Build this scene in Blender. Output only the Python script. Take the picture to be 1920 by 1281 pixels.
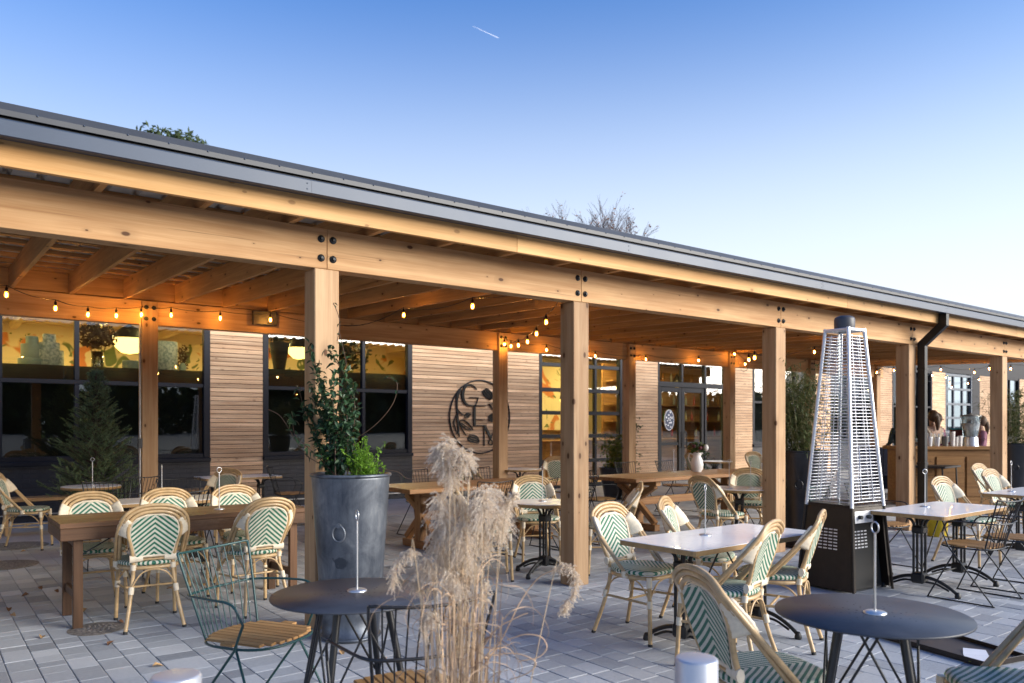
import bpy, math, random
import numpy as np
from mathutils import Vector, Matrix
random.seed(7)
for o in list(bpy.data.objects): bpy.data.objects.remove(o)
SC = bpy.context.scene
COL = SC.collection
# ---------------------------------------------------------------- camera
# world axes: x runs along the pergola, y runs towards the building, z is up
AL = 0.9202; HCAM = 1.44; FPX = 1471.67
cam_d = bpy.data.cameras.new('camera'); cam = bpy.data.objects.new('camera', cam_d); COL.objects.link(cam)
cam.location = (0, 0, HCAM)
cam.rotation_euler = (math.pi/2, 0, AL - math.pi/2)
cam_d.sensor_fit = 'HORIZONTAL'; cam_d.sensor_width = 36.0
cam_d.lens = 36.0*FPX/1920.0
cam_d.shift_x = 0.0
cam_d.shift_y = (797.63-640.5)/1920.0
cam_d.clip_start = 0.05; cam_d.clip_end = 20000
cam_d.dof.use_dof = True; cam_d.dof.focus_distance = 5.2; cam_d.dof.aperture_fstop = 3.2
SC.camera = cam
# ---------------------------------------------------------------- sky and sun
SUN_EL = math.radians(16.0); SUN_AZ_VEC = Vector((0.62, -0.785))     # towards the low sun, right of the camera
W = bpy.data.worlds.new('World'); SC.world = W; W.use_nodes = True
nt = W.node_tree; nt.nodes.clear()
sky = nt.nodes.new('ShaderNodeTexSky'); sky.sky_type = 'NISHITA'; sky.sun_disc = False
sky.sun_elevation = SUN_EL
sky.sun_rotation = math.atan2(SUN_AZ_VEC.x, SUN_AZ_VEC.y)
sky.air_density = 1.0; sky.dust_density = 2.2; sky.ozone_density = 2.5; sky.altitude = 200
bg = nt.nodes.new('ShaderNodeBackground'); bg.inputs['Strength'].default_value = 0.085
wo = nt.nodes.new('ShaderNodeOutputWorld')
hs = nt.nodes.new('ShaderNodeHueSaturation'); hs.inputs['Saturation'].default_value = 1.28
tnt = nt.nodes.new('ShaderNodeVectorMath'); tnt.operation = 'MULTIPLY'; tnt.inputs[1].default_value = (.56, 1.12, 1.60)
nt.links.new(sky.outputs[0], hs.inputs['Color']); nt.links.new(hs.outputs[0], tnt.inputs[0])
# pale haze that thickens towards the horizon all round, a little brighter on the sun's side
tcw = nt.nodes.new('ShaderNodeTexCoord'); sxw = nt.nodes.new('ShaderNodeSeparateXYZ'); nt.links.new(tcw.outputs['Generated'], sxw.inputs[0])
def wm(op, a, b=None):
    n = nt.nodes.new('ShaderNodeMath'); n.operation = op
    for i, v in enumerate((a, b)):
        if v is None: continue
        if isinstance(v, (int, float)): n.inputs[i].default_value = v
        else: nt.links.new(v, n.inputs[i])
    return n.outputs[0]
zc = wm('MAXIMUM', sxw.outputs[2], 0.0)
hz = wm('EXPONENT', wm('MULTIPLY', wm('POWER', wm('DIVIDE', zc, 0.362), 3.0), -1.0))
side = wm('ADD', 1.0, wm('MULTIPLY', wm('ADD', wm('MULTIPLY', sxw.outputs[0], 0.9), wm('MULTIPLY', sxw.outputs[1], -0.44)), 0.17))
hzc = nt.nodes.new('ShaderNodeVectorMath'); hzc.operation = 'SCALE'; hzc.inputs[0].default_value = (5.1, 5.55, 6.1); nt.links.new(side, hzc.inputs['Scale'])
mxw = nt.nodes.new('ShaderNodeMix'); mxw.data_type = 'RGBA'; nt.links.new(hz, mxw.inputs[0]); nt.links.new(tnt.outputs[0], mxw.inputs[6]); nt.links.new(hzc.outputs[0], mxw.inputs[7])
nt.links.new(mxw.outputs[2], bg.inputs[0]); nt.links.new(bg.outputs[0], wo.inputs[0])
sun_d = bpy.data.lights.new('sun', 'SUN'); sun = bpy.data.objects.new('sun', sun_d); COL.objects.link(sun)
sun_d.energy = 3.7; sun_d.angle = math.radians(44); sun_d.color = (1.0, 0.89, 0.76)
sv = Vector((SUN_AZ_VEC.x*math.cos(SUN_EL), SUN_AZ_VEC.y*math.cos(SUN_EL), math.sin(SUN_EL)))
sun.rotation_euler = (-sv).to_track_quat('-Z', 'Y').to_euler()
SC.view_settings.view_transform = 'Standard'; SC.view_settings.look = 'None'
SC.view_settings.gamma = 1.0; SC.view_settings.exposure = 1.12
SC.view_settings.use_curve_mapping = False
SC.cycles.use_denoising = True
SC.cycles.max_bounces = 8; SC.cycles.transparent_max_bounces = 16
SC.cycles.sample_clamp_indirect = 4.0

# ---------------------------------------------------------------- mesh helpers
def cr(pts, n=6, closed=False):
    """smooth curve through points"""
    P = [Vector(p) for p in pts]; m = len(P); out = []
    rng = range(m if closed else m-1)
    for i in rng:
        p1 = P[i]; p2 = P[(i+1) % m]
        p0 = P[(i-1) % m] if (closed or i > 0) else p1*2-p2
        p3 = P[(i+2) % m] if (closed or i+2 < m) else p2*2-p1
        for k in range(n):
            t = k/n
            out.append(0.5*((2*p1)+(p2-p0)*t+(2*p0-5*p1+4*p2-p3)*t*t+(3*p1-p0-3*p2+p3)*t**3))
    if not closed: out.append(P[-1])
    return out

class MB:
    def __init__(s): s.v = []; s.f = []; s.m = []; s.sm = []
    def add(s, vs, fs, mi=0, smooth=False):
        b = len(s.v); s.v += [tuple(p) for p in vs]
        for f in fs: s.f.append(tuple(i+b for i in f)); s.m.append(mi); s.sm.append(smooth)
    def box(s, a, b, mi=0, bev=0.0, M=None):
        x0, y0, z0 = [min(p, q) for p, q in zip(a, b)]; x1, y1, z1 = [max(p, q) for p, q in zip(a, b)]
        e = min(bev, (x1-x0)*.45, (y1-y0)*.45, (z1-z0)*.45)
        if e <= 0:
            vs = [(x, y, z) for z in (z0, z1) for y in (y0, y1) for x in (x0, x1)]
            fs = [(0, 2, 3, 1), (4, 5, 7, 6), (0, 1, 5, 4), (2, 6, 7, 3), (0, 4, 6, 2), (1, 3, 7, 5)]
        else:
            vs = []; idx = {}
            for ix, X in enumerate((x0, x1)):
                for iy, Y in enumerate((y0, y1)):
                    for iz, Z in enumerate((z0, z1)):
                        sx, sy, sz = (1, -1)[ix]*e, (1, -1)[iy]*e, (1, -1)[iz]*e
                        for ax, p in enumerate(((X, Y+sy, Z+sz), (X+sx, Y, Z+sz), (X+sx, Y+sy, Z))):
                            idx[ix, iy, iz, ax] = len(vs); vs.append(p)
            g = lambda *k: idx[k]
            fs = [(g(0,0,0,0), g(0,0,1,0), g(0,1,1,0), g(0,1,0,0)), (g(1,0,0,0), g(1,1,0,0), g(1,1,1,0), g(1,0,1,0)),
                  (g(0,0,0,1), g(1,0,0,1), g(1,0,1,1), g(0,0,1,1)), (g(0,1,0,1), g(0,1,1,1), g(1,1,1,1), g(1,1,0,1)),
                  (g(0,0,0,2), g(0,1,0,2), g(1,1,0,2), g(1,0,0,2)), (g(0,0,1,2), g(1,0,1,2), g(1,1,1,2), g(0,1,1,2))]
            for a_ in (0, 1):
                for b_ in (0, 1):
                    fs.append((g(a_, b_, 0, 0), g(a_, b_, 0, 1), g(a_, b_, 1, 1), g(a_, b_, 1, 0)))
                    fs.append((g(a_, 0, b_, 0), g(a_, 0, b_, 2), g(a_, 1, b_, 2), g(a_, 1, b_, 0)))
                    fs.append((g(0, a_, b_, 1), g(0, a_, b_, 2), g(1, a_, b_, 2), g(1, a_, b_, 1)))
                    for c_ in (0, 1): fs.append((g(a_, b_, c_, 0), g(a_, b_, c_, 1), g(a_, b_, c_, 2)))
        if M is not None: vs = [M @ Vector(p) for p in vs]
        s.add(vs, fs, mi)
    def tube(s, pts, r, n=8, closed=False, mi=0, flat=None):
        P = [Vector(p) for p in pts]; m = len(P)
        if m < 2: return
        T = []
        for i in range(m):
            a = P[(i-1) % m] if (closed or i > 0) else P[i]; b = P[(i+1) % m] if (closed or i < m-1) else P[i]
            d = b-a; T.append(d.normalized() if d.length > 1e-9 else Vector((0, 0, 1)))
        ref = Vector((0, 0, 1)) if abs(T[0].z) < .9 else Vector((1, 0, 0))
        N = (ref-T[0]*ref.dot(T[0])).normalized(); vs = []
        for i in range(m):
            N = (N-T[i]*N.dot(T[i]));
            if N.length < 1e-6: N = Vector((1, 0, 0))
            N.normalize(); B = T[i].cross(N)
            ri = r[i] if isinstance(r, (list, tuple)) else r
            for k in range(n):
                a = 2*math.pi*k/n; vs.append(P[i]+(N*math.cos(a)+B*math.sin(a)*(flat or 1))*ri)
        fs = []
        for i in range(m if closed else m-1):
            j = (i+1) % m
            for k in range(n): fs.append((i*n+k, i*n+(k+1) % n, j*n+(k+1) % n, j*n+k))
        s.add(vs, fs, mi, True)
        if not closed: s.add(vs[:n][::-1], [tuple(range(n))], mi); s.add(vs[-n:], [tuple(range(n))], mi)
    def lathe(s, prof, n=24, c=(0, 0, 0), mi=0, smooth=True):
        vs = []; fs = []; m = len(prof)
        for (r, z) in prof:
            for k in range(n):
                a = 2*math.pi*k/n; vs.append((c[0]+r*math.cos(a), c[1]+r*math.sin(a), c[2]+z))
        for i in range(m-1):
            for k in range(n): fs.append((i*n+k, i*n+(k+1) % n, (i+1)*n+(k+1) % n, (i+1)*n+k))
        s.add(vs, fs, mi, smooth)
        if prof[0][0] > 1e-5: s.add(vs[:n][::-1], [tuple(range(n))], mi)
        if prof[-1][0] > 1e-5: s.add(vs[-n:], [tuple(range(n))], mi)
    def prism(s, poly, z0, z1, mi=0):
        n = len(poly); vs = [(x, y, z0) for x, y in poly]+[(x, y, z1) for x, y in poly]
        fs = [tuple(range(n))[::-1], tuple(range(n, 2*n))]+[(k, (k+1) % n, n+(k+1) % n, n+k) for k in range(n)]
        s.add(vs, fs, mi)
    def ball(s, c, r, n=8, m=6, mi=0, sc=(1, 1, 1)):
        vs = [(c[0], c[1], c[2]-r*sc[2])]; fs = []
        for i in range(1, m):
            ph = -math.pi/2+math.pi*i/m
            for k in range(n):
                a = 2*math.pi*k/n
                vs.append((c[0]+r*sc[0]*math.cos(ph)*math.cos(a), c[1]+r*sc[1]*math.cos(ph)*math.sin(a), c[2]+r*sc[2]*math.sin(ph)))
        vs.append((c[0], c[1], c[2]+r*sc[2])); L = len(vs)-1
        for k in range(n): fs.append((0, 1+(k+1) % n, 1+k)); fs.append((L, L-n+k, L-n+(k+1) % n))
        for i in range(m-2):
            for k in range(n): fs.append((1+i*n+k, 1+i*n+(k+1) % n, 1+(i+1)*n+(k+1) % n, 1+(i+1)*n+k))
        s.add(vs, fs, mi, True)
    def mesh(s, name, mats):
        me = bpy.data.meshes.new(name); me.from_pydata(s.v, [], s.f)
        for m in (mats if isinstance(mats, (list, tuple)) else [mats]): me.materials.append(m)
        me.polygons.foreach_set('material_index', s.m); me.polygons.foreach_set('use_smooth', s.sm)
        me.update(); return me
    def build(s, name, mats, parent=None, M=None):
        return link(name, s.mesh(name, mats), parent, M)

def link(name, me, parent=None, M=None):
    o = bpy.data.objects.new(name, me); COL.objects.link(o)
    if parent: o.parent = parent
    if M is not None: o.matrix_local = M
    return o
def tag(o, label=None, cat=None, group=None, kind=None):
    if label: o['label'] = label
    if cat: o['category'] = cat
    if group: o['group'] = group
    if kind: o['kind'] = kind
    return o
def thing(name, label, cat, loc=(0, 0, 0), rz=0, group=None):
    o = bpy.data.objects.new(name, None); COL.objects.link(o); o.location = loc; o.rotation_euler = (0, 0, rz)
    o.empty_display_size = .1
    return tag(o, label, cat, group)
KIDS = {}
def copy_tree(o, parent=None):
    c = o.copy(); COL.objects.link(c); c.parent = parent
    for ch in o.children: copy_tree(ch, c)
    return c
def faced(loc, d):
    """z rotation that turns local +Y to direction d"""
    return math.atan2(-d[0], d[1])
MLOC = {}
def member(name, p0, p1, w, h, mat, parent=None, bev=.004, up=(0, 0, 1)):
    """straight timber from p0 to p1 (centre line), its grain along local X"""
    p0 = Vector(p0); p1 = Vector(p1); L = (p1-p0).length; X = (p1-p0).normalized(); U = Vector(up)
    if abs(X.dot(U)) > .98: U = Vector((0, 1, 0))
    Y = U.cross(X).normalized(); Z = X.cross(Y)
    b = MB(); b.box((-L/2, -w/2, -h/2), (L/2, w/2, h/2), bev=bev)
    M = Matrix((X, Y, Z)).transposed().to_4x4(); M.translation = (p0+p1)/2
    o = b.build(name, mat, parent, M); MLOC[o.name] = M; return o

# ---------------------------------------------------------------- materials
def nodemat(name):
    m = bpy.data.materials.new(name); m.use_nodes = True; t = m.node_tree; t.nodes.clear()
    out = t.nodes.new('ShaderNodeOutputMaterial'); b = t.nodes.new('ShaderNodeBsdfPrincipled')
    t.links.new(b.outputs[0], out.inputs[0]); return m, t, b
def N(t, ty, **kw):
    n = t.nodes.new('ShaderNode'+ty)
    for k, v in kw.items():
        if hasattr(n, k) and k not in ('Scale',): setattr(n, k, v)
        else: n.inputs[k].default_value = v
    return n
def ramp(t, stops, fac):
    r = t.nodes.new('ShaderNodeValToRGB'); e = r.color_ramp.elements
    while len(e) < len(stops): e.new(.5)
    for i, (p, c) in enumerate(stops): e[i].position = p; e[i].color = (c[0], c[1], c[2], 1)
    t.links.new(fac, r.inputs[0]); return r
def mixc(t, fac, a, b, mode='MIX'):
    n = t.nodes.new('ShaderNodeMix'); n.data_type = 'RGBA'; n.blend_type = mode
    for sock, val in ((n.inputs[0], fac), (n.inputs[6], a), (n.inputs[7], b)):
        if isinstance(val, (int, float)): sock.default_value = val
        elif isinstance(val, tuple): sock.default_value = (val[0], val[1], val[2], 1)
        else: t.links.new(val, sock)
    return n.outputs[2]
def math_(t, op, a, b=None, c=None):
    n = t.nodes.new('ShaderNodeMath'); n.operation = op
    for i, val in enumerate((a, b, c)):
        if val is None: continue
        if isinstance(val, (int, float)): n.inputs[i].default_value = val
        else: t.links.new(val, n.inputs[i])
    return n.outputs[0]
def bump(t, b, height, strength=.3, dist=.01):
    n = t.nodes.new('ShaderNodeBump'); n.inputs['Strength'].default_value = strength; n.inputs['Distance'].default_value = dist
    t.links.new(height, n.inputs['Height']); t.links.new(n.outputs[0], b.inputs['Normal'])
def objcoord(t, scale=(1, 1, 1), rnd=True):
    tc = t.nodes.new('ShaderNodeTexCoord'); vm = t.nodes.new('ShaderNodeVectorMath'); vm.operation = 'MULTIPLY'
    vm.inputs[1].default_value = scale
    if rnd:
        oi = t.nodes.new('ShaderNodeObjectInfo'); ad = t.nodes.new('ShaderNodeVectorMath'); ad.operation = 'ADD'
        mu = math_(t, 'MULTIPLY', oi.outputs['Random'], 37.0); cb = t.nodes.new('ShaderNodeCombineXYZ')
        t.links.new(mu, cb.inputs[0]); t.links.new(mu, cb.inputs[1]); t.links.new(mu, cb.inputs[2])
        t.links.new(tc.outputs['Object'], ad.inputs[0]); t.links.new(cb.outputs[0], ad.inputs[1])
        t.links.new(ad.outputs[0], vm.inputs[0])
    else: t.links.new(tc.outputs['Object'], vm.inputs[0])
    return vm.outputs[0]
def noise(t, vec, scale=1.0, detail=6, rough=.6, dist=0.0):
    n = t.nodes.new('ShaderNodeTexNoise'); n.inputs['Scale'].default_value = scale; n.inputs['Detail'].default_value = detail
    n.inputs['Roughness'].default_value = rough; n.inputs['Distortion'].default_value = dist
    t.links.new(vec, n.inputs['Vector']); return n.outputs['Fac']
def wood(name, c0, c1, rough=.62, knots=.5, knotcol=(.09, .035, .012), grain=26, tint=.25, gbump=.25, wear=None):
    m, t, b = nodemat(name)
    v = objcoord(t, (1.1, grain, grain)); n1 = noise(t, v, 1.0, 5, .55, .4)
    v2 = objcoord(t, (3.0, grain*5, grain*5)); n2 = noise(t, v2, 1.0, 3, .6)
    v3 = objcoord(t, (.9, 3.0, 3.0)); n3 = noise(t, v3, 1.0, 3, .5)
    f = math_(t, 'ADD', math_(t, 'MULTIPLY', n1, .62), math_(t, 'ADD', math_(t, 'MULTIPLY', n2, .2), math_(t, 'MULTIPLY', n3, .3)))
    col = ramp(t, [(.40, c0), (.55, tuple((p+q)/2 for p, q in zip(c0, c1))), (.68, c1)], f).outputs[0]
    if knots > 0:
        kv = objcoord(t, (1, 1, 1)); sx_ = t.nodes.new('ShaderNodeSeparateXYZ'); t.links.new(kv, sx_.inputs[0])
        cx_ = t.nodes.new('ShaderNodeCombineXYZ'); t.links.new(math_(t, 'MULTIPLY', sx_.outputs[0], 2.3), cx_.inputs[0]); t.links.new(math_(t, 'MULTIPLY', math_(t, 'ADD', sx_.outputs[1], sx_.outputs[2]), 4.3), cx_.inputs[1])
        vo = t.nodes.new('ShaderNodeTexVoronoi'); vo.voronoi_dimensions = '2D'; vo.inputs['Scale'].default_value = 1.0; t.links.new(cx_.outputs[0], vo.inputs['Vector'])
        sc_ = t.nodes.new('ShaderNodeSeparateColor'); t.links.new(vo.outputs['Color'], sc_.inputs[0])
        dd = math_(t, 'MULTIPLY', vo.outputs['Distance'], math_(t, 'ADD', .55, math_(t, 'MULTIPLY', math_(t, 'POWER', sc_.outputs[0], 2.0), 2.6)))
        halo = ramp(t, [(.035, (1, 1, 1)), (.14, (0, 0, 0))], dd).outputs[0]
        core = ramp(t, [(.026, (1, 1, 1)), (.042, (0, 0, 0))], dd).outputs[0]
        col = mixc(t, math_(t, 'MULTIPLY', halo, .45*knots), col, tuple(p*.55 for p in c0))
        col = mixc(t, math_(t, 'MULTIPLY', core, min(1, 1.7*knots)), col, knotcol)
    ck = noise(t, objcoord(t, (.45, grain*1.9, grain*1.9)), 1.0, 3, .55, .3)
    col = mixc(t, ramp(t, [(.66, (0, 0, 0)), (.70, (.55, .55, .55))], ck).outputs[0], col, tuple(p*.38 for p in c0))
    st_ = noise(t, objcoord(t, (.6, 1.7, 1.7)), 1.0, 4, .6)
    col = mixc(t, ramp(t, [(.50, (0, 0, 0)), (.72, (.38, .38, .38))], st_).outputs[0], col, tuple(p*.62 for p in c0))
    if wear:
        wv = objcoord(t, (2.0, 5.0, 5.0)); wn = noise(t, wv, 1.0, 6, .7)
        col = mixc(t, ramp(t, [(.56, (0, 0, 0)), (.72, (.8, .8, .8))], wn).outputs[0], col, wear)
    oi = t.nodes.new('ShaderNodeObjectInfo')
    br = math_(t, 'ADD', 1-tint*.5, math_(t, 'MULTIPLY', oi.outputs['Random'], tint))
    vm = t.nodes.new('ShaderNodeVectorMath'); vm.operation = 'SCALE'; t.links.new(col, vm.inputs[0]); t.links.new(br, vm.inputs['Scale'])
    t.links.new(vm.outputs[0], b.inputs['Base Color']); b.inputs['Roughness'].default_value = rough
    b.inputs['Specular IOR Level'].default_value = .3
    bump(t, b, f, gbump, .004); return m
def plain(name, col, rough=.5, metal=0.0, var=.12, scale=9.0, bmp=0.0, spec=.5, coat=0.0, var_col=None, detail=6):
    m, t, b = nodemat(name); v = objcoord(t, (1, 1, 1)); n = noise(t, v, scale, detail, .62)
    lo = tuple(c*(1-var) for c in col); hi = var_col or tuple(min(1, c*(1+var)) for c in col)
    t.links.new(ramp(t, [(.35, lo), (.65, hi)], n).outputs[0], b.inputs['Base Color'])
    b.inputs['Roughness'].default_value = rough; b.inputs['Metallic'].default_value = metal
    b.inputs['Specular IOR Level'].default_value = spec; b.inputs['Coat Weight'].default_value = coat
    rr = math_(t, 'ADD', rough-.06, math_(t, 'MULTIPLY', n, .12)); t.links.new(rr, b.inputs['Roughness'])
    if bmp: bump(t, b, noise(t, v, scale*6, 4, .6), bmp, .003)
    return m
def emit(name, col, strength):
    m, t, b = nodemat(name); b.inputs['Base Color'].default_value = (*col, 1)
    b.inputs['Emission Color'].default_value = (*col, 1); b.inputs['Emission Strength'].default_value = strength; return m
def glassmat(name, tint=(.55, .62, .6), ior=1.6, boost=1.0):
    m = bpy.data.materials.new(name); m.use_nodes = True; t = m.node_tree; t.nodes.clear()
    out = t.nodes.new('ShaderNodeOutputMaterial'); tr = t.nodes.new('ShaderNodeBsdfTransparent'); gl = t.nodes.new('ShaderNodeBsdfGlossy')
    tr.inputs[0].default_value = (*tint, 1); gl.inputs['Roughness'].default_value = .012; gl.inputs[0].default_value = (.92, .97, 1, 1)
    fr = t.nodes.new('ShaderNodeFresnel'); fr.inputs[0].default_value = ior
    mx = t.nodes.new('ShaderNodeMixShader'); t.links.new(math_(t, 'MULTIPLY', fr.outputs[0], boost), mx.inputs[0])
    # very slight waviness of float glass
    tc = t.nodes.new('ShaderNodeTexCoord'); n = noise(t, tc.outputs['Object'], .9, 2, .5)
    bp = t.nodes.new('ShaderNodeBump'); bp.inputs['Strength'].default_value = .06; bp.inputs['Distance'].default_value = .02
    t.links.new(n, bp.inputs['Height']); t.links.new(bp.outputs[0], gl.inputs['Normal'])
    t.links.new(tr.outputs[0], mx.inputs[1]); t.links.new(gl.outputs[0], mx.inputs[2]); t.links.new(mx.outputs[0], out.inputs[0])
    return m
# ================================================================ materials of the place
CEDAR = wood('cedar', (.42, .215, .085), (.62, .38, .185), knots=.75)
POSTW = wood('post_cedar', (.33, .185, .09), (.49, .32, .18), knots=.8, grain=20)
RAFT = wood('rafter_pine', (.34, .175, .065), (.52, .295, .12), knots=.6)
FASC = wood('fascia_pine', (.52, .28, .10), (.70, .42, .18), knots=.3)
BOARD = wood('wall_board', (.42, .245, .135), (.74, .51, .325), knots=.25, grain=34, tint=.5)
STEEL = plain('grey_steel_sheet', (.042, .060, .095), rough=.44, metal=.15, var=.06, scale=2.0)
FLASH = plain('flashing_sheet', (.055, .06, .07), rough=.48, metal=.15, var=.08, scale=2.0)
DECKM = plain('roof_sheet_underside', (.52, .50, .47), rough=.45, metal=.2, var=.1)
BLACKM = plain('black_metal', (.012, .013, .015), rough=.38, metal=.4, var=.2)
BOLTM = plain('bolt_steel', (.03, .033, .037), rough=.45, metal=.7, var=.3)
FRAME = plain('navy_frame', (.012, .013, .020), rough=.55, var=.15, spec=.25)
BASEW = None
def brickpaint(name, col):
    m, t, b = nodemat(name); tc = t.nodes.new('ShaderNodeTexCoord')
    sp = t.nodes.new('ShaderNodeSeparateXYZ'); t.links.new(tc.outputs['Object'], sp.inputs[0])
    cb = t.nodes.new('ShaderNodeCombineXYZ'); t.links.new(sp.outputs[0], cb.inputs[0]); t.links.new(sp.outputs[2], cb.inputs[1])
    br = t.nodes.new('ShaderNodeTexBrick'); br.inputs['Scale'].default_value = 1.0
    br.inputs['Brick Width'].default_value = .21; br.inputs['Row Height'].default_value = .072; br.inputs['Mortar Size'].default_value = .007
    br.inputs['Mortar Smooth'].default_value = .4
    t.links.new(cb.outputs[0], br.inputs['Vector'])
    n = noise(t, tc.outputs['Object'], 7, 5)
    t.links.new(ramp(t, [(.3, tuple(c*.7 for c in col)), (.7, tuple(c*1.25 for c in col))], n).outputs[0], b.inputs['Base Color'])
    b.inputs['Roughness'].default_value = .55; inv = math_(t, 'SUBTRACT', 1.0, br.outputs['Fac']); bump(t, b, inv, .7, .012); return m
BASEW = brickpaint('painted_dark_brick', (.020, .021, .030))
GLASS = glassmat('window_glass', (.78, .84, .82), 2.1, .95)
DARKIN = plain('dark_interior', (.012, .014, .012), rough=.8)
GREENIN = plain('dark_green_shelf', (.022, .030, .020), rough=.6)
CREAMW = plain('cream_interior_wall', (.78, .66, .40), rough=.8, var=.06, scale=1.5)
def muralmat():
    m, t, b = nodemat('painted_mural'); v = objcoord(t, (1, 1, 1), False); n = noise(t, v, 1.3, 3, .5, .8); n2 = noise(t, v, 2.1, 2, .5, 1.5)
    c_ = mixc(t, ramp(t, [(.56, (0, 0, 0)), (.60, (1, 1, 1))], n).outputs[0], (.80, .68, .42), (.62, .22, .07))
    c_ = mixc(t, ramp(t, [(.60, (0, 0, 0)), (.63, (1, 1, 1))], n2).outputs[0], c_, (.13, .19, .07))
    t.links.new(c_, b.inputs['Base Color']); b.inputs['Roughness'].default_value = .8; return m
MURAL = muralmat()

def pavermat(name):
    m, t, b = nodemat(name); tc = t.nodes.new('ShaderNodeTexCoord'); geo = t.nodes.new('ShaderNodeNewGeometry')
    pos = geo.outputs['Position']
    at = t.nodes.new('ShaderNodeAttribute'); at.attribute_name = 'tint'; oi = t.nodes.new('ShaderNodeObjectInfo')
    sp = t.nodes.new('ShaderNodeSeparateColor'); t.links.new(oi.outputs['Color'], sp.inputs[0])
    tin = math_(t, 'ADD', at.outputs['Fac'], sp.outputs[0])
    n1 = noise(t, pos, 38, 8, .72); n2 = noise(t, pos, 3.2, 4, .6); n3 = noise(t, pos, 150, 3, .6)
    f = math_(t, 'ADD', math_(t, 'MULTIPLY', tin, .52), math_(t, 'ADD', math_(t, 'MULTIPLY', n1, .40), math_(t, 'MULTIPLY', n2, .12)))
    col = ramp(t, [(.16, (.17, .183, .21)), (.44, (.32, .34, .37)), (.66, (.42, .44, .47)), (.92, (.53, .545, .57))], f).outputs[0]
    speck = ramp(t, [(.62, (0, 0, 0)), (.72, (.35, .35, .35))], n3).outputs[0]
    col = mixc(t, speck, col, (.56, .58, .60))
    # worn brownish dust
    n4 = noise(t, pos, .55, 3, .6); dust = ramp(t, [(.46, (0, 0, 0)), (.70, (.40, .40, .40))], n4).outputs[0]
    col = mixc(t, dust, col, (.36, .325, .29))
    t.links.new(col, b.inputs['Base Color']); b.inputs['Roughness'].default_value = .78; b.inputs['Specular IOR Level'].default_value = .35
    bump(t, b, math_(t, 'ADD', n1, math_(t, 'MULTIPLY', n3, .3)), .55, .006); return m
PAVER = pavermat('paver_concrete')
SAND = plain('joint_sand', (.20, .195, .19), rough=.95, var=.4, scale=30)
CONC = plain('walkway_concrete', (.44, .41, .37), rough=.85, var=.12, scale=2.2, bmp=.2)
ASPH = plain('asphalt', (.05, .05, .052), rough=.9, var=.25, scale=12)

# ================================================================ the ground
g = MB(); g.add([(-900, -900, -.06), (900, -900, -.06), (900, 900, -.06), (-900, 900, -.06)], [(0, 1, 2, 3)])
tag(g.build('ground', ASPH), kind='structure')
g = MB(); g.box((-14, 11.2, -.05), (46, 13.75, .0)); walk = tag(g.build('walkway', CONC), kind='structure')
UA, UB, VA, VB = -9.0, 27.0, -3.0, 11.196
g = MB(); g.box((UA, VA, -.05), (UB, VB, -.007)); paving = tag(g.build('paving', SAND), kind='structure')
def pixel(p):
    X = p[0]*math.sin(AL)-p[1]*math.cos(AL); Z = p[0]*math.cos(AL)+p[1]*math.sin(AL)
    if Z < .3: return None
    return 960+FPX*X/Z, 797.63-FPX*(p[2]-HCAM)/Z, Z
rp = random.Random(11); PV = []
u = UA
while u < UB-.1:
    w = rp.choice((.152, .152, .232, .232, .232)); v = VA+rp.random()*.1
    while v < VB-.02:
        L = rp.choice((.112, .152, .152, .192, .192, .232, .232, .272)); v1 = min(v+L, VB)
        if v1-v > .05:
            if w > .2 and L > .2 and rp.random() < .10:
                PV.append((u, u+w/2, v, v1)); PV.append((u+w/2, u+w, v, v1))
            else: PV.append((u, u+w, v, v1))
        v = v1
    u += w
def paver_verts(w, l, h=.055):
    x, y, e, c = w/2-.0022, l/2-.0022, .0035, .0022
    vs = [(-x, -y, -h), (x, -y, -h), (x, y, -h), (-x, y, -h), (-x, -y, -c), (x, -y, -c), (x, y, -c), (-x, y, -c),
          (-x+e, -y+e, 0), (x-e, -y+e, 0), (x-e, y-e, 0), (-x+e, y-e, 0)]
    fs = [(8, 9, 10, 11)]+[(i, (i+1) % 4, 4+(i+1) % 4, 4+i) for i in range(4)]+[(4+i, 4+(i+1) % 4, 8+(i+1) % 4, 8+i) for i in range(4)]
    return vs, fs
score = []
for i, (a, b_, c_, d) in enumerate(PV):
    q = pixel(((a+b_)/2, (c_+d)/2, 0)); s = 0
    if q and -20 < q[0] < 1940 and 840 < q[1] < 1290: s = (b_-a)*(d-c_)/q[2]**3
    score.append(s)
order = sorted(range(len(PV)), key=lambda i: -score[i]); top = set(order[:300])
rest = MB(); tints = []; cache = {}
for i, (a, b_, c_, d) in enumerate(PV):
    w, l = b_-a, d-c_; dz = rp.uniform(-.0022, .0012); tn = min(1, max(0, rp.gauss(.52, .22)))
    if i in top:
        key = (round(w, 3), round(l, 3))
        if key not in cache:
            vs, fs = paver_verts(w, l); mb = MB(); mb.add(vs, fs); cache[key] = mb.mesh('paver', PAVER)
        o = link('paver', cache[key], paving); o.location = ((a+b_)/2, (c_+d)/2, dz); o.color = (tn, tn, tn, 1)
        o.rotation_euler = (rp.gauss(0, .004), rp.gauss(0, .004), rp.gauss(0, .006))
    else:
        vs, fs = paver_verts(w, l); tx, ty = rp.gauss(0, .004), rp.gauss(0, .004)
        rest.add([(x+(a+b_)/2, y+(c_+d)/2, z+dz+x*tx+y*ty) for x, y, z in vs], fs); tints += [tn]*len(vs)
ro = rest.build('pavers', PAVER, paving); tag(ro, kind='stuff'); ro.color = (0, 0, 0, 1)
at = ro.data.attributes.new('tint', 'FLOAT', 'POINT'); at.data.foreach_set('value', tints)

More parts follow.
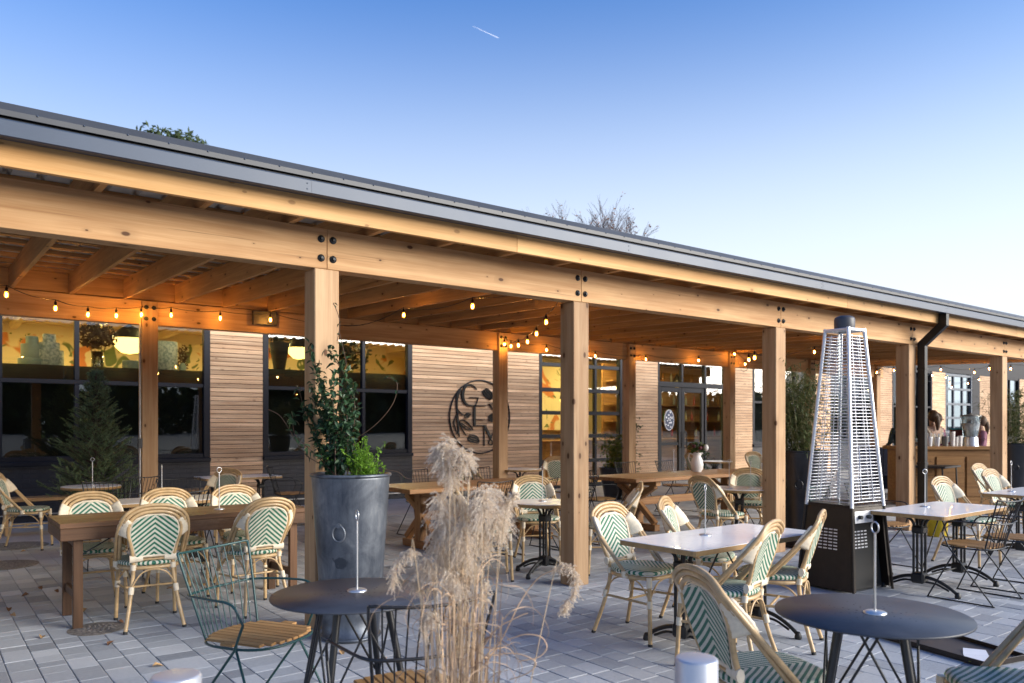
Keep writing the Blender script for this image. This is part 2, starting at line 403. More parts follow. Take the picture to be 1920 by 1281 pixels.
# ================================================================ pergola
S = .1853; VF = 5.232; VBK = 10.496; ZF = 2.548; ZB = 2.694
PU = [-.72, 2.3315, 4.7657, 7.8119, 10.874, 13.921, 16.967, 20.013]
U0, U1 = -4.2, 20.35
pg = thing('pergola', 'long timber pergola with square posts, bolted beams, rafters and grey metal roof', 'pergola', (0, 0, 0))
def bolt(parent, x, y, z):
    """washer and nut on a face looking towards -y; parent carries its own axes so place by world point"""
    R = Matrix(((1, 0, 0, 0), (0, 0, 1, 0), (0, -1, 0, 0), (0, 0, 0, 1)))
    o = link('bolt', BOLTMESH, parent)
    Mw = Matrix.Translation((x, y, z)) @ R
    o.matrix_local = MLOC[parent.name].inverted() @ Mw
    return o
_m = MB(); _m.lathe([(.0, -.008), (.024, -.008), (.0265, -.004), (.0265, .001)], 14); _m.lathe([(0, -.024), (.010, -.024), (.0125, -.020), (.0125, -.007)], 6, smooth=False)
BOLTMESH = _m.mesh('bolt', BOLTM)
for u in PU:      # front posts end under the beam, back posts run up past it
    member('post', (u, VF+S/2, 0), (u, VF+S/2, ZF), S, S, POSTW, pg, .006, up=(0, 1, 0))
    bp_ = member('post', (u, VBK+S/2, 0), (u, VBK+S/2, 2.985), S, S, POSTW, pg, .006, up=(0, 1, 0))
    for dx in (-.045, .045):
        for z in (2.765, 2.905): bolt(bp_, u+dx, VBK, z)
ends = [U0]+PU+[U1]
for a, b_ in zip(ends[:-1], ends[1:]):
    if b_-a < .5:
        continue
    last = b_ == PU[-1]
    b2 = U1 if last else b_
    fb = member('front_beam', (a+.0015, VF+.068, ZF+.1435), (b2-.0015, VF+.068, ZF+.1435), .136, .285, CEDAR, pg, .003)
    for u in PU:
        if abs(u-a) < 1e-6:
            for z in (.075, .21): bolt(fb, u+.045, VF, ZF+z)
        if abs(u-b_) < 1e-6:
            for z in (.075, .21): bolt(fb, u-.045, VF, ZF+z)
    member('back_beam', (a+.0015, VBK+.12, ZB+.15), (b2-.0015, VBK+.12, ZB+.15), .12, .30, CEDAR, pg, .003)
VE = 4.977; SL = (2.994-2.834)/(VBK-VF)      # eave plane, rafter slope
zr = lambda v: 2.8345+SL*(v-VF)
RD = .235
ru = .85-.598*8
while ru < U1-.05:
    a = Vector((ru+.02, VE+.002, zr(VE)+RD/2)); b_ = Vector((ru+.02, 11.05, zr(11.05)+RD/2))
    member('rafter', a, b_, .042, RD, RAFT, pg, .002); ru += .598
PUV = [VE+.12+.42*k for k in range(15)]
for v in PUV:
    member('purlin', (U0, v, zr(v)+RD+.021), (U1, v, zr(v)+RD+.021), .09, .038, RAFT, pg, .002)
# blocking between the rafters above the back beam, shared look with the rafters
member('blocking', (U0, VBK+.10, zr(VBK+.1)+RD/2+.003), (U1, VBK+.10, zr(VBK+.1)+RD/2+.003), .036, RD-.012, RAFT, pg, .001)
# ribbed roof sheet
dk = MB(); prof = []
uu = U0-.05
while uu < U1+.05:
    for du, dz in ((0, 0), (.11, 0), (.128, .032), (.152, .032), (.17, 0)): prof.append((uu+du, dz))
    uu += .2
va, vb = VE-.02, 11.1
for k in range(len(prof)-1):
    (a, za), (b_, zb) = prof[k], prof[k+1]; q = lambda v: zr(v)+RD+.043
    dk.add([(a, va, q(va)+za), (b_, va, q(va)+zb), (b_, vb, q(vb)+zb), (a, vb, q(vb)+za)], [(0, 1, 2, 3)])
    dk.add([(a, va, q(va)+za+.004), (b_, va, q(va)+zb+.004), (b_, vb, q(vb)+zb+.004), (a, vb, q(vb)+za+.004)], [(0, 1, 2, 3)])
dk.build('roof_sheet', DECKM, pg)
# fascia boards
FJ = [U0, -1.1, 3.81, 8.70, 13.6, 17.2, U1]
for a, b_ in zip(FJ[:-1], FJ[1:]):
    member('fascia_board', (a+.001, VE-.02, 2.815+.098), (b_-.001, VE-.02, 2.815+.098), .038, .196, FASC, pg, .002)
member('rear_fascia_board', (U0, 11.09, zr(11.09)+RD/2+.02), (U1, 11.09, zr(11.09)+RD/2+.02), .038, .24, FASC, pg, .002)
member('end_rafter', (U1+.022, VE, zr(VE)+RD/2), (U1+.022, 11.05, zr(11.05)+RD/2), .042, RD, RAFT, pg, .002)
# box gutter in lengths with seams
GJ = [U0, -.95, 2.04, 4.97, 7.98, 10.98, 13.98, 16.98, U1]
VG = 4.815
for a, b_ in zip(GJ[:-1], GJ[1:]):
    gm = MB(); o_ = .0 if GJ.index(a) % 2 else .0012
    pr = [(VE-.041, 2.952), (VG+.012-o_, 2.936), (VG-o_, 2.940), (VG-o_, 3.019), (VG+.004-o_, 3.026), (VG+.016, 3.026), (VG+.016, 3.020), (VG+.010, 3.016), (VG+.010, 2.948), (VE-.041, 2.962)]
    n = len(pr); vs = [(a, y, z) for y, z in pr]+[(b_, y, z) for y, z in pr]
    gm.add(vs, [(k, (k+1) % n, n+(k+1) % n, n+k) for k in range(n)]+[tuple(range(n))[::-1], tuple(range(n, 2*n))])
    go = gm.build('gutter', STEEL, pg)
    rv = MB()
    for z in (2.962, 2.998):
        rv.ball((b_-.03, VG-o_, z), .0055, 6, 4, sc=(1, .6, 1))
    rv.build('rivets', STEEL, go)
# eave flashing above the gutter: lower lip, crease and upper leg
fl = MB(); pr = [(VG+.035, 3.054), (VG+.034, 3.084), (VG+.060, 3.122), (VG+.066, 3.132), (VG+.40, 3.150), (VG+.40, 3.145), (VG+.07, 3.126), (VG+.05, 3.054)]
n = len(pr); vs = [(U0, y, z) for y, z in pr]+[(U1, y, z) for y, z in pr]
fl.add(vs, [(k, (k+1) % n, n+(k+1) % n, n+k) for k in range(n)]+[tuple(range(n))[::-1], tuple(range(n, 2*n))])
flo = fl.build('eave_flashing', FLASH, pg)
rv = MB(); uu = U0+.1
while uu < U1: rv.ball((uu, VG+.034, 3.083), .0062, 6, 4); uu += .22
rv.build('rivets', STEEL, flo)
# black strip set behind the open gap to make it look shaded
gp = MB(); gp.box((U0, VG+.062, 2.97), (U1, VG+.070, 3.10)); gp.build('gap_shade_strip', BLACKM, pg)
# downspout
ds = MB(); w_, d_ = .078, .10
ud = 10.874+S/2+.055
pth = [(ud-.02, VE-.10, 2.94), (ud-.02, VE-.10, 2.80), (ud, VF-.065, 2.55), (ud, VF-.065, .06), (ud, VF-.22, .03)]
def boxpath(mb, P, w, d):
    P = [Vector(p) for p in P]; rings = []
    for i, p in enumerate(P):
        t = ((P[min(i+1, len(P)-1)]-P[i]).normalized()+(P[i]-P[max(i-1, 0)]).normalized()).normalized()
        X = Vector((1, 0, 0)); Y = t.cross(X).normalized()
        k = 1.0
        if 0 < i < len(P)-1: k = 1/max(.5, t.dot((P[i+1]-P[i]).normalized()))
        rings.append([p+X*a*w/2+Y*b*d/2*k for a, b in ((-1, -1), (1, -1), (1, 1), (-1, 1))])
    for i in range(len(P)-1):
        mb.add(rings[i]+rings[i+1], [(j, (j+1) % 4, 4+(j+1) % 4, 4+j) for j in range(4)])
    mb.add(rings[0], [(0, 1, 2, 3)]); mb.add(rings[-1], [(3, 2, 1, 0)])
boxpath(ds, pth, w_, d_)
dso = ds.build('downspout', BLACKM, pg)
for z in (2.2, .9):
    st = MB(); st.box((ud-.048, VF-.122, z), (ud+.048, VF-.008, z+.03)); st.build('strap', BLACKM, dso)
# conduit with a switch box on the back post beside the spruce, grey junction box on the back beam
GREYP = plain('grey_conduit', (.42, .42, .42), rough=.4, metal=.6)
cd = MB(); cu = PU[1]-S/2-.016
cd.tube([(cu, VBK+.03, z) for z in (.02, 1.0, 2.70)], .011, 8); co = cd.build('conduit', GREYP, pg)
cb_ = MB(); cb_.box((cu-.025, VBK-.01, 1.16), (cu+.022, VBK+.06, 1.28), bev=.004); cb_.build('switch_box', plain('dark_box', (.04, .04, .045), .5), co)
jb = MB(); jb.box((3.62, VBK+.0, 2.80), (3.95, VBK+.055, 2.99), bev=.006); jb.build('junction_box', plain('grey_box', (.055, .045, .038), .5), pg)
# ================================================================ restaurant building
VW = 13.61
bd = thing('restaurant_building', 'long low restaurant building clad in narrow timber boards with dark framed windows', 'building', (0, VW, 0))
# local axes of the building: x as world x, y = 0 on the wall face, growing inwards
SEG = [(-6.0, -1.1, 'board'), (-1.1, 3.96, 'win'), (3.96, 4.86, 'boardA'), (4.86, 7.86, 'win'), (7.86, 11.11, 'boardA'), (11.11, 13.74, 'garage'),
       (13.74, 15.0, 'board'), (15.0, 17.78, 'door'), (17.78, 18.93, 'board'), (18.93, 22.12, 'win'), (22.12, 22.95, 'board'), (22.95, 25.9, 'win'),
       (25.9, 26.82, 'board'), (26.82, 29.76, 'win'), (29.76, 30.8, 'board'), (30.8, 33.74, 'garage2'), (33.74, 34.8, 'board'), (34.8, 37.7, 'win'), (37.7, 39.2, 'board'),
       (39.2, 42.0, 'win'), (42.0, 45.0, 'board')]
BH = .0742; rb = random.Random(5)
ZT = 3.42
for a, b_, ty in SEG:
    if ty.startswith('board'):
        pm = MB(); pm.box((a, .02, 0), (b_, .20, ZT)); pan = pm.build('cladding_panel', DARKIN, bd)
        rows = int(ZT/BH)
        if ty == 'boardA':
            for k in range(rows):
                cuts = [a, b_]
                if b_-a > 2 and rb.random() < .45: cuts = [a, a+rb.uniform(.8, b_-a-.8), b_]
                for p, q in zip(cuts[:-1], cuts[1:]):
                    z = k*BH; member('board', (p+.001, rb.uniform(-.004, .002), z+BH/2), (q-.001, rb.uniform(-.004, .002), z+BH/2), .026, BH-.008, BOARD, pan, .003)
        else:
            jm = MB()
            for k in range(rows):
                d = rb.uniform(-.004, .002); jm.box((a+.001, d-.013, k*BH+.004), (b_-.001, d+.013, (k+1)*BH-.004), bev=.003)
            bo = jm.build('boards', BOARD, pan); tag(bo, kind='stuff')
# upper band of dark panels above windows and boards and the flat roof
ub = MB(); ub.box((-6.0, .0, ZT+.002), (45.0, .2, 4.35)); ub.build('upper_wall', FRAME, bd)
rf = MB(); rf.box((-6.1, -.06, 4.352), (45.1, 6.5, 4.5)); rf.build('flat_roof', FLASH, bd)
def bar(mb, x0, x1, z0, z1, y0=.0, y1=.09): mb.box((x0, y0, z0), (x1, y1, z1), bev=.004)
def pane(parent, x0, x1, z0, z1, y=.05):
    p = MB(); p.add([(x0, y, z0), (x1, y, z0), (x1, y, z1), (x0, y, z1)], [(0, 1, 2, 3)]); return p.build('pane', GLASS, parent)
def window(a, b_, mull):
    base = MB(); base.box((a, -.015, 0), (b_, .20, .83)); bo = base.build('base_wall', BASEW, bd)
    pl = MB(); pl.box((a, -.03, .105), (b_, -.0155, .122)); pl.build('plinth_strip', GREYP, bo)
    fr = MB(); bar(fr, a, a+.10, .90, ZT, -.02); bar(fr, b_-.10, b_, .90, ZT, -.02)
    bar(fr, a+.1, b_-.1, 2.07, 2.135); bar(fr, a+.1, b_-.1, .90, .97); bar(fr, a+.1, b_-.1, 3.34, ZT)
    for x in mull: bar(fr, x-.032, x+.032, .972, 2.068, -.004); bar(fr, x-.032, x+.032, 2.137, 3.338, -.004)
    wo_ = fr.build('window', FRAME, bd)
    si = MB(); si.box((a, -.07, .832), (b_, .09, .898), bev=.006); si.build('sill', FRAME, wo_)
    xs = [a+.1]+[x for m_ in mull for x in (m_-.032, m_+.032)]+[b_-.1]
    for p, q in zip(xs[::2], xs[1::2]):
        pane(wo_, p, q, .97, 2.07); pane(wo_, p, q, 2.135, 3.34)
    # dark sheet added behind the lower panes to blacken them, and the shelf above
    dk_ = MB(); dk_.box((a+.02, .16, .84), (b_-.02, .18, 2.10)); dk_.build('inner_panel', DARKIN, wo_)
    sh = MB(); sh.box((a+.02, .17, 2.102), (b_-.02, .62, 2.36 if a < 4 else 2.45), bev=.005); sh.build('display_shelf', GREENIN, wo_)
    return wo_
for a, b_, ty in SEG:
    if ty == 'win':
        n = max(2, round((b_-a)/1.0)); st = (b_-a)/n
        ms = [a+st*k for k in range(1, n)]
        if a == -1.1: ms = [0.0, .985, 1.98, 2.97]
        if a == 4.86: ms = [5.82, 6.81]
        window(a, b_, ms)
    elif ty.startswith('garage'):
        rz_ = [.0, .57, 1.145, 1.68, 2.205, 2.775, 3.3]; fr = MB(); b2 = b_ if ty == 'garage' else 33.08
        bar(fr, a, a+.09, 0, ZT, -.02); bar(fr, b2-.09, b2, 0, ZT, -.02)
        for z in rz_: bar(fr, a+.09, b2-.09, z+.002, z+.088, .0)
        nc = 3; st = (b2-a)/nc
        mat = FRAME if ty == 'garage' else plain('grey_door_frame', (.10, .12, .15), .4)
        for k in range(1, nc):
            for z0, z1 in zip(rz_[:-1], rz_[1:]): bar(fr, a+st*k-.035, a+st*k+.035, z0+.09, z1, .004)
        do = fr.build('sectional_door', mat, bd)
        for k in range(nc):
            for z0, z1 in zip(rz_[:-1], rz_[1:]):
                pane(do, a+st*k+(.09 if k == 0 else .035), a+st*(k+1)-(.09 if k == nc-1 else .035), z0+.088, z1+.002)
        if ty == 'garage2':
            jm = MB(); jm.box((33.082, -.03, 0), (33.738, .2, ZT)); jm.build('jamb_panel', FRAME, do)
            bk = MB(); bk.box((a, .9, 0), (b2, .95, 3.4)); bk.build('inner_panel', plain('blue_grey_inside', (.05, .065, .085), .7), do)
    elif ty == 'door':
        fr = MB(); bar(fr, a, a+.06, 0, ZT, -.02); bar(fr, b_-.06, b_, 0, ZT, -.02)
        bar(fr, a+.06, b_-.06, 2.43, 2.56); bar(fr, a+.06, b_-.06, 3.30, ZT)
        for x in (15.95, 16.88): bar(fr, x-.035, x+.035, 2.562, 3.298, -.004)
        bar(fr, 16.86, 16.93, 0, 2.428, -.004)
        eo = fr.build('entrance', FRAME, bd)
        for p, q in ((a+.06, 15.915), (15.985, 16.845), (16.915, b_-.06)): pane(eo, p, q, 2.56, 3.30)
        pane(eo, 16.93, b_-.06, .0, 2.43)
        for p, q, hx in ((a+.065, 15.945, 15.84), (15.955, 16.855, 16.06)):
            dm = MB(); bar(dm, p, p+.11, .0, 2.425, .02); bar(dm, q-.11, q, .0, 2.425, .02); bar(dm, p+.11, q-.11, .0, .22, .02); bar(dm, p+.11, q-.11, 2.30, 2.425, .02)
            bar(dm, p+.11, q-.11, .92, 1.0, .03)
            dl = dm.build('door_leaf', FRAME, eo)
            pane(dl, p+.11, q-.11, .22, .92, .055); pane(dl, p+.11, q-.11, 1.0, 2.30, .055)
            hm = MB(); hm.tube([(hx, .02, .85), (hx, -.05, .87), (hx, -.05, 1.25), (hx, .02, 1.27)], .011, 8); hm.build('handle', BLACKM, dl)
# oval decal on the entrance door: white ring with blue flower marks
WHITEP = plain('white_vinyl', (.75, .77, .8), .5, var=.03); NAVYP = plain('navy_vinyl', (.03, .05, .12), .5)
dcl = thing('door_decal', 'oval white and navy floral decal stuck on the entrance door glass', 'decal', (15.49, VW+.045, 1.575))
def flat_poly(mb, pts, y=0.0, mi=0): mb.add([(x, y, z) for x, z in pts], [tuple(range(len(pts)))], mi)
def ell(rx, rz, n=28, cx=0, cz=0): return [(cx+rx*math.cos(2*math.pi*k/n), cz+rz*math.sin(2*math.pi*k/n)) for k in range(n)]
d0 = MB(); d0.add([(x, 0, z) for x, z in ell(.185, .27)], [tuple(range(28))]); d0.build('oval', WHITEP, dcl)
d1 = MB(); d1.add([(x, -.003, z) for x, z in ell(.165, .25)], [tuple(range(28))]); d1.build('field', NAVYP, dcl)
d2 = MB(); rd = random.Random(3)
for k in range(13):
    a = k*2.4; r = .03+.011*k; cx_, cz_ = r*.9*math.cos(a), r*1.4*math.sin(a)
    d2.add([(x, -.006, z) for x, z in ell(rd.uniform(.018, .034), rd.uniform(.018, .034), 9, cx_, cz_)], [tuple(range(9))])
d2.build('flowers', WHITEP, dcl)
# ------------------------------------------------ room behind the glass
WARM = emit('warm_lamp', (1.0, .66, .15), 2.6)
CANL = emit('recessed_lamp', (1.0, .74, .28), 230.0)
room = MB(); room.add([(-1.4, 5.0, 0), (30, 5.0, 0), (30, 5.0, 3.5), (-1.4, 5.0, 3.5)], [(0, 1, 2, 3)])
room.add([(-1.4, .21, .003), (30, .21, .003), (30, 5, .003), (-1.4, 5, .003)], [(0, 1, 2, 3)], 1)
room.add([(-1.4, .21, 3.5), (30, .21, 3.5), (30, 5, 3.5), (-1.4, 5, 3.5)], [(0, 3, 2, 1)])
for x in (-1.4, 11.0, 23.5, 30): room.add([(x, .21, 0), (x, 5, 0), (x, 5, 3.5), (x, .21, 3.5)], [(0, 1, 2, 3)])
WOODIN = wood('inside_wood', (.20, .10, .035), (.38, .21, .085), knots=.2)
room.build('room_shell', [CREAMW, WOODIN], bd)
for k in range(13):
    cl = MB(); cl.lathe([(.0, -.001), (.11, -.001), (.11, .008)], 16, (-.7+k*1.5, 1.3+.9*(k % 3), 3.478)); cl.build('recessed_light', CANL, bd)
mu = MB(); mu.add([(-1.3, 4.98, 1.9), (10.9, 4.98, 1.9), (10.9, 4.98, 3.3), (-1.3, 4.98, 3.3)], [(0, 1, 2, 3)]); mu.add([(11.1, 4.2, 1.3), (16.2, 4.2, 1.3), (16.2, 4.2, 3.3), (11.1, 4.2, 3.3)], [(0, 1, 2, 3)]); mu.build('mural', MURAL, bd)
for k in range(9):
    cb3 = MB(); cb3.box((-1.3+k*1.4, .3, 3.36), (-1.18+k*1.4, 4.9, 3.495)); cb3.build('ceiling_beam', CREAMW, bd)
def pendant(x, y, z, r, lab):
    p = thing('pendant_lamp', lab, 'lamp', (x, VW+y, z), group='lit pendant lamps inside the restaurant')
    b = MB(); b.lathe([(0.0, -r*.95), (r*.5, -r*.85), (r*.86, -r*.5), (r, 0), (r, .02)], 20); b.build('bowl', WARM, p)
    c_ = MB(); c_.lathe([(r*1.02, .018), (r*.95, .10), (r*.55, .20), (.03, .26), (.012, .30)], 20); c_.build('cap', BLACKM, p)
    w = MB(); w.tube([(0, 0, .29), (0, 0, 3.49-z)], .006, 6); w.build('cord', BLACKM, p); return p
pendant(3.02, 1.5, 2.95, .27, 'glowing bowl pendant lamp seen through the window behind the spruce')
pendant(.2, 1.9, 3.0, .24, 'glowing bowl pendant lamp inside the window beyond the plain sage cake')
pendant(6.05, 1.3, 2.95, .22, 'glowing bowl pendant lamp seen beside the post with the zinc planter')
pendant(12.2, 2.6, 2.9, .13, 'glowing bowl pendant lamp behind the glazed sectional door')
pendant(13.5, 1.9, 2.1, .10, 'small glowing pendant lamp low behind the glazed sectional door')
pendant(16.6, 1.7, 2.55, .13, 'glowing bowl pendant lamp behind the entrance doors')
pendant(18.4, 2.3, 2.7, .13, 'glowing bowl pendant lamp behind the entrance sidelight')
pendant(20.6, 2.0, 2.9, .24, 'glowing bowl pendant lamp in the window next to the bamboo planter')
pendant(24.4, 2.0, 2.9, .24, 'glowing bowl pendant lamp in the window behind the patio heater')
# display stock on the shelves: tiered round cakes, a vase of dried flowers, small figures
CAKEA = plain('blue_patterned_icing', (.22, .30, .30), .6, var=.0, scale=24, var_col=(.62, .66, .62), detail=2)
CAKEB = plain('pale_sage_icing', (.30, .37, .33), .6, var=.1)
def cake(x, z0, tiers, mat, lab):
    c_ = thing('tiered_cake', lab, 'cake', (x, VW+.40, z0), group='tiered cakes on the window shelf')
    z = 0
    for r, h in tiers:
        m = MB(); m.lathe([(r*.98, z+.001), (r, z+.01), (r, z+h-.012), (r*.96, z+h), (0, z+h)], 24); m.build('tier', mat, c_); z += h
cake(1.43, 2.36, [(.19, .10), (.15, .22), (.085, .12)], CAKEB, 'plain sage tiered cake on the window shelf')
cake(1.66, 2.36, [(.20, .24), (.145, .12), (.09, .13)], CAKEA, 'blue patterned tiered cake on the window shelf beside the mullion')
cake(3.34, 2.36, [(.2, .48)], CAKEA, 'single tall blue patterned cake on the window shelf right of the post')
cake(2.82, 2.36, [(.13, .14)], CAKEB, 'low sage cake on the window shelf behind the spruce')
LEAFD = plain('dried_flower', (.10, .055, .03), .8, var=.5, scale=20)
def leafcloud(mb, c, rad, n, size, rnd, sc=(1, 1, 1)):
    for _ in range(n):
        d = Vector((rnd.gauss(0, 1), rnd.gauss(0, 1), rnd.gauss(0, 1))).normalized()*rad*rnd.random()**.45
        p = Vector(c)+Vector((d.x*sc[0], d.y*sc[1], d.z*sc[2])); a = Vector((rnd.gauss(0, 1), rnd.gauss(0, 1), rnd.gauss(0, 1))).normalized()
        b = a.orthogonal().normalized(); s_ = size*rnd.uniform(.6, 1.4)
        mb.add([p-a*s_, p+b*s_*.55, p+a*s_, p-b*s_*.55], [(0, 1, 2, 3)])
vz = thing('flower_vase', 'glass vase of dried dark flowers on the window shelf', 'vase', (2.33, VW+.40, 2.36))
m = MB(); m.lathe([(.09, .0), (.09, .26), (.08, .26), (.08, .01)], 16); m.build('vase', GLASS, vz)
m = MB(); rl = random.Random(8); leafcloud(m, (0, 0, .52), .30, 420, .045, rl, (1, .6, .75)); m.build('flowers', LEAFD, vz)
m = MB()
for k in range(14):
    a = k*2.4; m.tube([(.03*math.cos(a), .03*math.sin(a), .02), (.14*math.cos(a), .09*math.sin(a), .42)], .004, 4)
m.build('stems', LEAFD, vz)
fg = thing('flower_figure', 'small bunch of dried brown flowers on the shelf by the window jamb', 'flowers', (3.62, VW+.38, 2.36))
m = MB(); leafcloud(m, (0, 0, .22), .16, 260, .03, rl, (.7, .5, 1.4)); m.build('flowers', LEAFD, fg)
m = MB(); m.lathe([(.05, 0), (.07, .08), (.03, .14)], 12); m.build('pot', CAKEB, fg)
fg = thing('potted_greenery', 'dark leafy greenery in a pot on the shelf of the second window', 'plant', (6.5, VW+.42, 2.45))
LEAFG = plain('indoor_leaf', (.03, .05, .015), .6, var=.5, scale=20)
m = MB(); leafcloud(m, (0, 0, .42), .62, 700, .06, rl, (1.1, .4, .6)); m.build('foliage', LEAFG, fg)
m = MB(); m.lathe([(.09, 0), (.13, .2), (.12, .2), (.11, .17), (0, .17)], 16); m.build('pot', DARKIN, fg)
fg = thing('tall_black_vase', 'broad dark tapering vase on the shelf of the second window', 'vase', (5.32, VW+.42, 2.45))
m = MB(); m.lathe([(.10, 0), (.14, .25), (.18, .5), (.165, .5), (.0, .4)], 20); m.build('vase', DARKIN, fg)
m = MB(); leafcloud(m, (0, 0, .62), .28, 200, .05, rl, (1, .6, .6)); m.build('foliage', LEAFG, fg)
# bar shelves with bottles behind the entrance, counter and painted panels behind the sectional door
bs = thing('back_bar', 'wooden bar shelves seen through the entrance doors', 'shelf', (19.6, VW+3.2, 0))
for z in (1.05, 1.55, 2.05, 2.75):
    m = MB(); m.box((-3.2, -.18, z), (3.2, .18, z+.04)); m.build('shelf', WOODIN, bs)
m = MB(); m.box((-3.25, .2, 0), (3.25, .26, 3.3)); m.build('back_panel', WOODIN, bs)
BOT = [plain('amber_bottle', (.30, .12, .02), .2), plain('green_bottle', (.05, .12, .04), .2), plain('clear_bottle', (.45, .45, .38), .2), plain('red_bottle', (.35, .04, .03), .25)]
bm_ = []
for mt in BOT:
    m = MB(); m.lathe([(.036, 0), (.038, .02), (.038, .19), (.014, .24), (.014, .31), (0, .31)], 10); bm_.append(m.mesh('bottle', mt))
names = ['amber', 'green', 'clear', 'red']; rbt = random.Random(2); zz = {1.09: 'second', 1.59: 'middle', 2.09: 'third', 2.79: 'top'}
for z in (1.09, 1.59, 2.09, 2.79):
    for k in range(9):
        i = rbt.randrange(4); o = link('bottle', bm_[i]); o.location = (17.0+k*.55+rbt.uniform(-.16, .16), VW+3.2+rbt.uniform(-.06, .06), z)
        tag(o, f'{names[i]} glass bottle standing on the {zz[z]} bar shelf indoors', 'bottle', f'{names[i]} bottles on the {zz[z]} bar shelf')
ct = MB(); ct.box((12.2, VW+1.9, .003), (21.2, VW+2.4, 1.0)); ct.box((12.15, VW+1.85, 1.0), (21.25, VW+2.45, 1.05), bev=.008)
tag(ct.build('indoor_counter', WOODIN), 'long wooden serving counter inside behind the glass doors', 'counter')
# ------------------------------------------------ round emblem on the wall
sg = thing('wall_emblem', 'round black metal emblem with the letters GEM and flowers on the board wall', 'sign', (9.5, VW-.034, 1.62))
RS = .77
def P_(x, y): return ((x-585)/430*RS, -(y-620)/515*RS)
def stroke(mb, pts, w, smooth=True, d=.012):
    """flat bar of width w (crop units, list or number) along points, extruded"""
    pts3 = [(P_(*p)[0], 0, P_(*p)[1]) for p in pts]
    if smooth and len(pts3) > 2:
        C = cr(pts3, 8); n = len(C)
    else: C = [Vector(p) for p in pts3]; n = len(C)
    ws = [w]*n if isinstance(w, (int, float)) else [np.interp(i/(n-1), np.linspace(0, 1, len(w)), w) for i in range(n)]
    vs = []
    for i in range(n):
        t = (C[min(i+1, n-1)]-C[max(i-1, 0)]).normalized(); nn = Vector((-t.z, 0, t.x))*ws[i]/450*RS/2
        for yy in (-d, d): vs.append(C[i]+nn+Vector((0, yy, 0))); vs.append(C[i]-nn+Vector((0, yy, 0)))
    fs = []
    for i in range(n-1):
        a = i*4; b = a+4; fs += [(a, a+1, b+1, b), (a+2, b+2, b+3, a+3), (a, b, b+2, a+2), (a+1, a+3, b+3, b+1)]
    fs += [(0, 2, 3, 1), (n*4-4, n*4-3, n*4-1, n*4-2)]
    mb.add(vs, fs)
m = MB(); m.tube([(RS*math.cos(a), 0, RS*math.sin(a)) for a in np.linspace(0, 2*math.pi, 72, endpoint=False)], .016, 6, True); m.build('ring', BLACKM, sg)
m = MB(); stroke(m, [(530, 237), (490, 190), (430, 178), (370, 205), (335, 290), (345, 390), (395, 452), (470, 466), (520, 445), (552, 356)], [12, 10, 16, 30, 38, 34, 22, 14, 10, 8]); stroke(m, [(430, 352), (556, 352)], 11, False); m.build('letter_g', BLACKM, sg)
m = MB(); stroke(m, [(500, 462), (500, 748)], 30, False); stroke(m, [(486, 464), (662, 464)], 11, False); stroke(m, [(500, 658), (642, 658)], 11, False); stroke(m, [(486, 745), (660, 745)], 11, False); m.build('letter_e', BLACKM, sg)
m = MB(); stroke(m, [(637, 748), (637, 1032)], 10, False); stroke(m, [(648, 755), (692, 842), (738, 930)], 32, False); stroke(m, [(735, 925), (705, 985), (735, 1022), (766, 985), (735, 925), (790, 820), (828, 752)], 10); stroke(m, [(832, 748), (832, 1032)], 30, False); m.build('letter_m', BLACKM, sg)
def tulip(cx, cy, s, rot, nm):
    m = MB()
    for k, off in enumerate((-38, -13, 13, 38)):
        pts = []
        for j in range(6):
            t = j/5; x = (t-.5)*150; y = off*(.25+.95*math.sin(math.pi*min(1, t*1.05+.05))**.8)+9*math.sin(t*6.0+k*.35)
            pts.append((cx+s*(x*math.cos(rot)-y*math.sin(rot)), cy+s*(x*math.sin(rot)+y*math.cos(rot))))
        stroke(m, pts, [6*s, 13*s, 16*s, 13*s, 8*s, 3*s])
    m.build(nm, BLACKM, sg)
tulip(695, 300, 1.15, 1.05, 'flower'); tulip(405, 600, .68, -.5, 'flower'); tulip(745, 630, .8, -1.3, 'flower'); tulip(490, 935, 1.15, .6, 'flower'); tulip(860, 470, .8, .3, 'flower')
m = MB(); stroke(m, [(300, 240), (262, 330), (252, 470), (268, 640), (275, 780), (285, 900)], [34, 30, 20, 16, 16, 8]); stroke(m, [(262, 520), (310, 575), (350, 590)], 9); stroke(m, [(280, 690), (330, 800), (385, 880)], 10); m.build('stem', BLACKM, sg)
m = MB(); stroke(m, [(275, 690), (330, 668), (400, 700), (475, 805), (380, 790), (310, 730), (275, 690)], 9); stroke(m, [(245, 600), (215, 700), (235, 790), (268, 850), (262, 700), (245, 600)], 9); stroke(m, [(285, 695), (370, 745), (450, 800)], 8); stroke(m, [(705, 435), (790, 440), (800, 540), (705, 435)], 9); m.build('leaf', BLACKM, sg)
m = MB()
for x, z in ((-.55, .4), (.5, .5), (0, -.72)): m.tube([(x, 0, z), (x, .03, z)], .008, 6)
m.build('stand_off', BLACKM, sg)

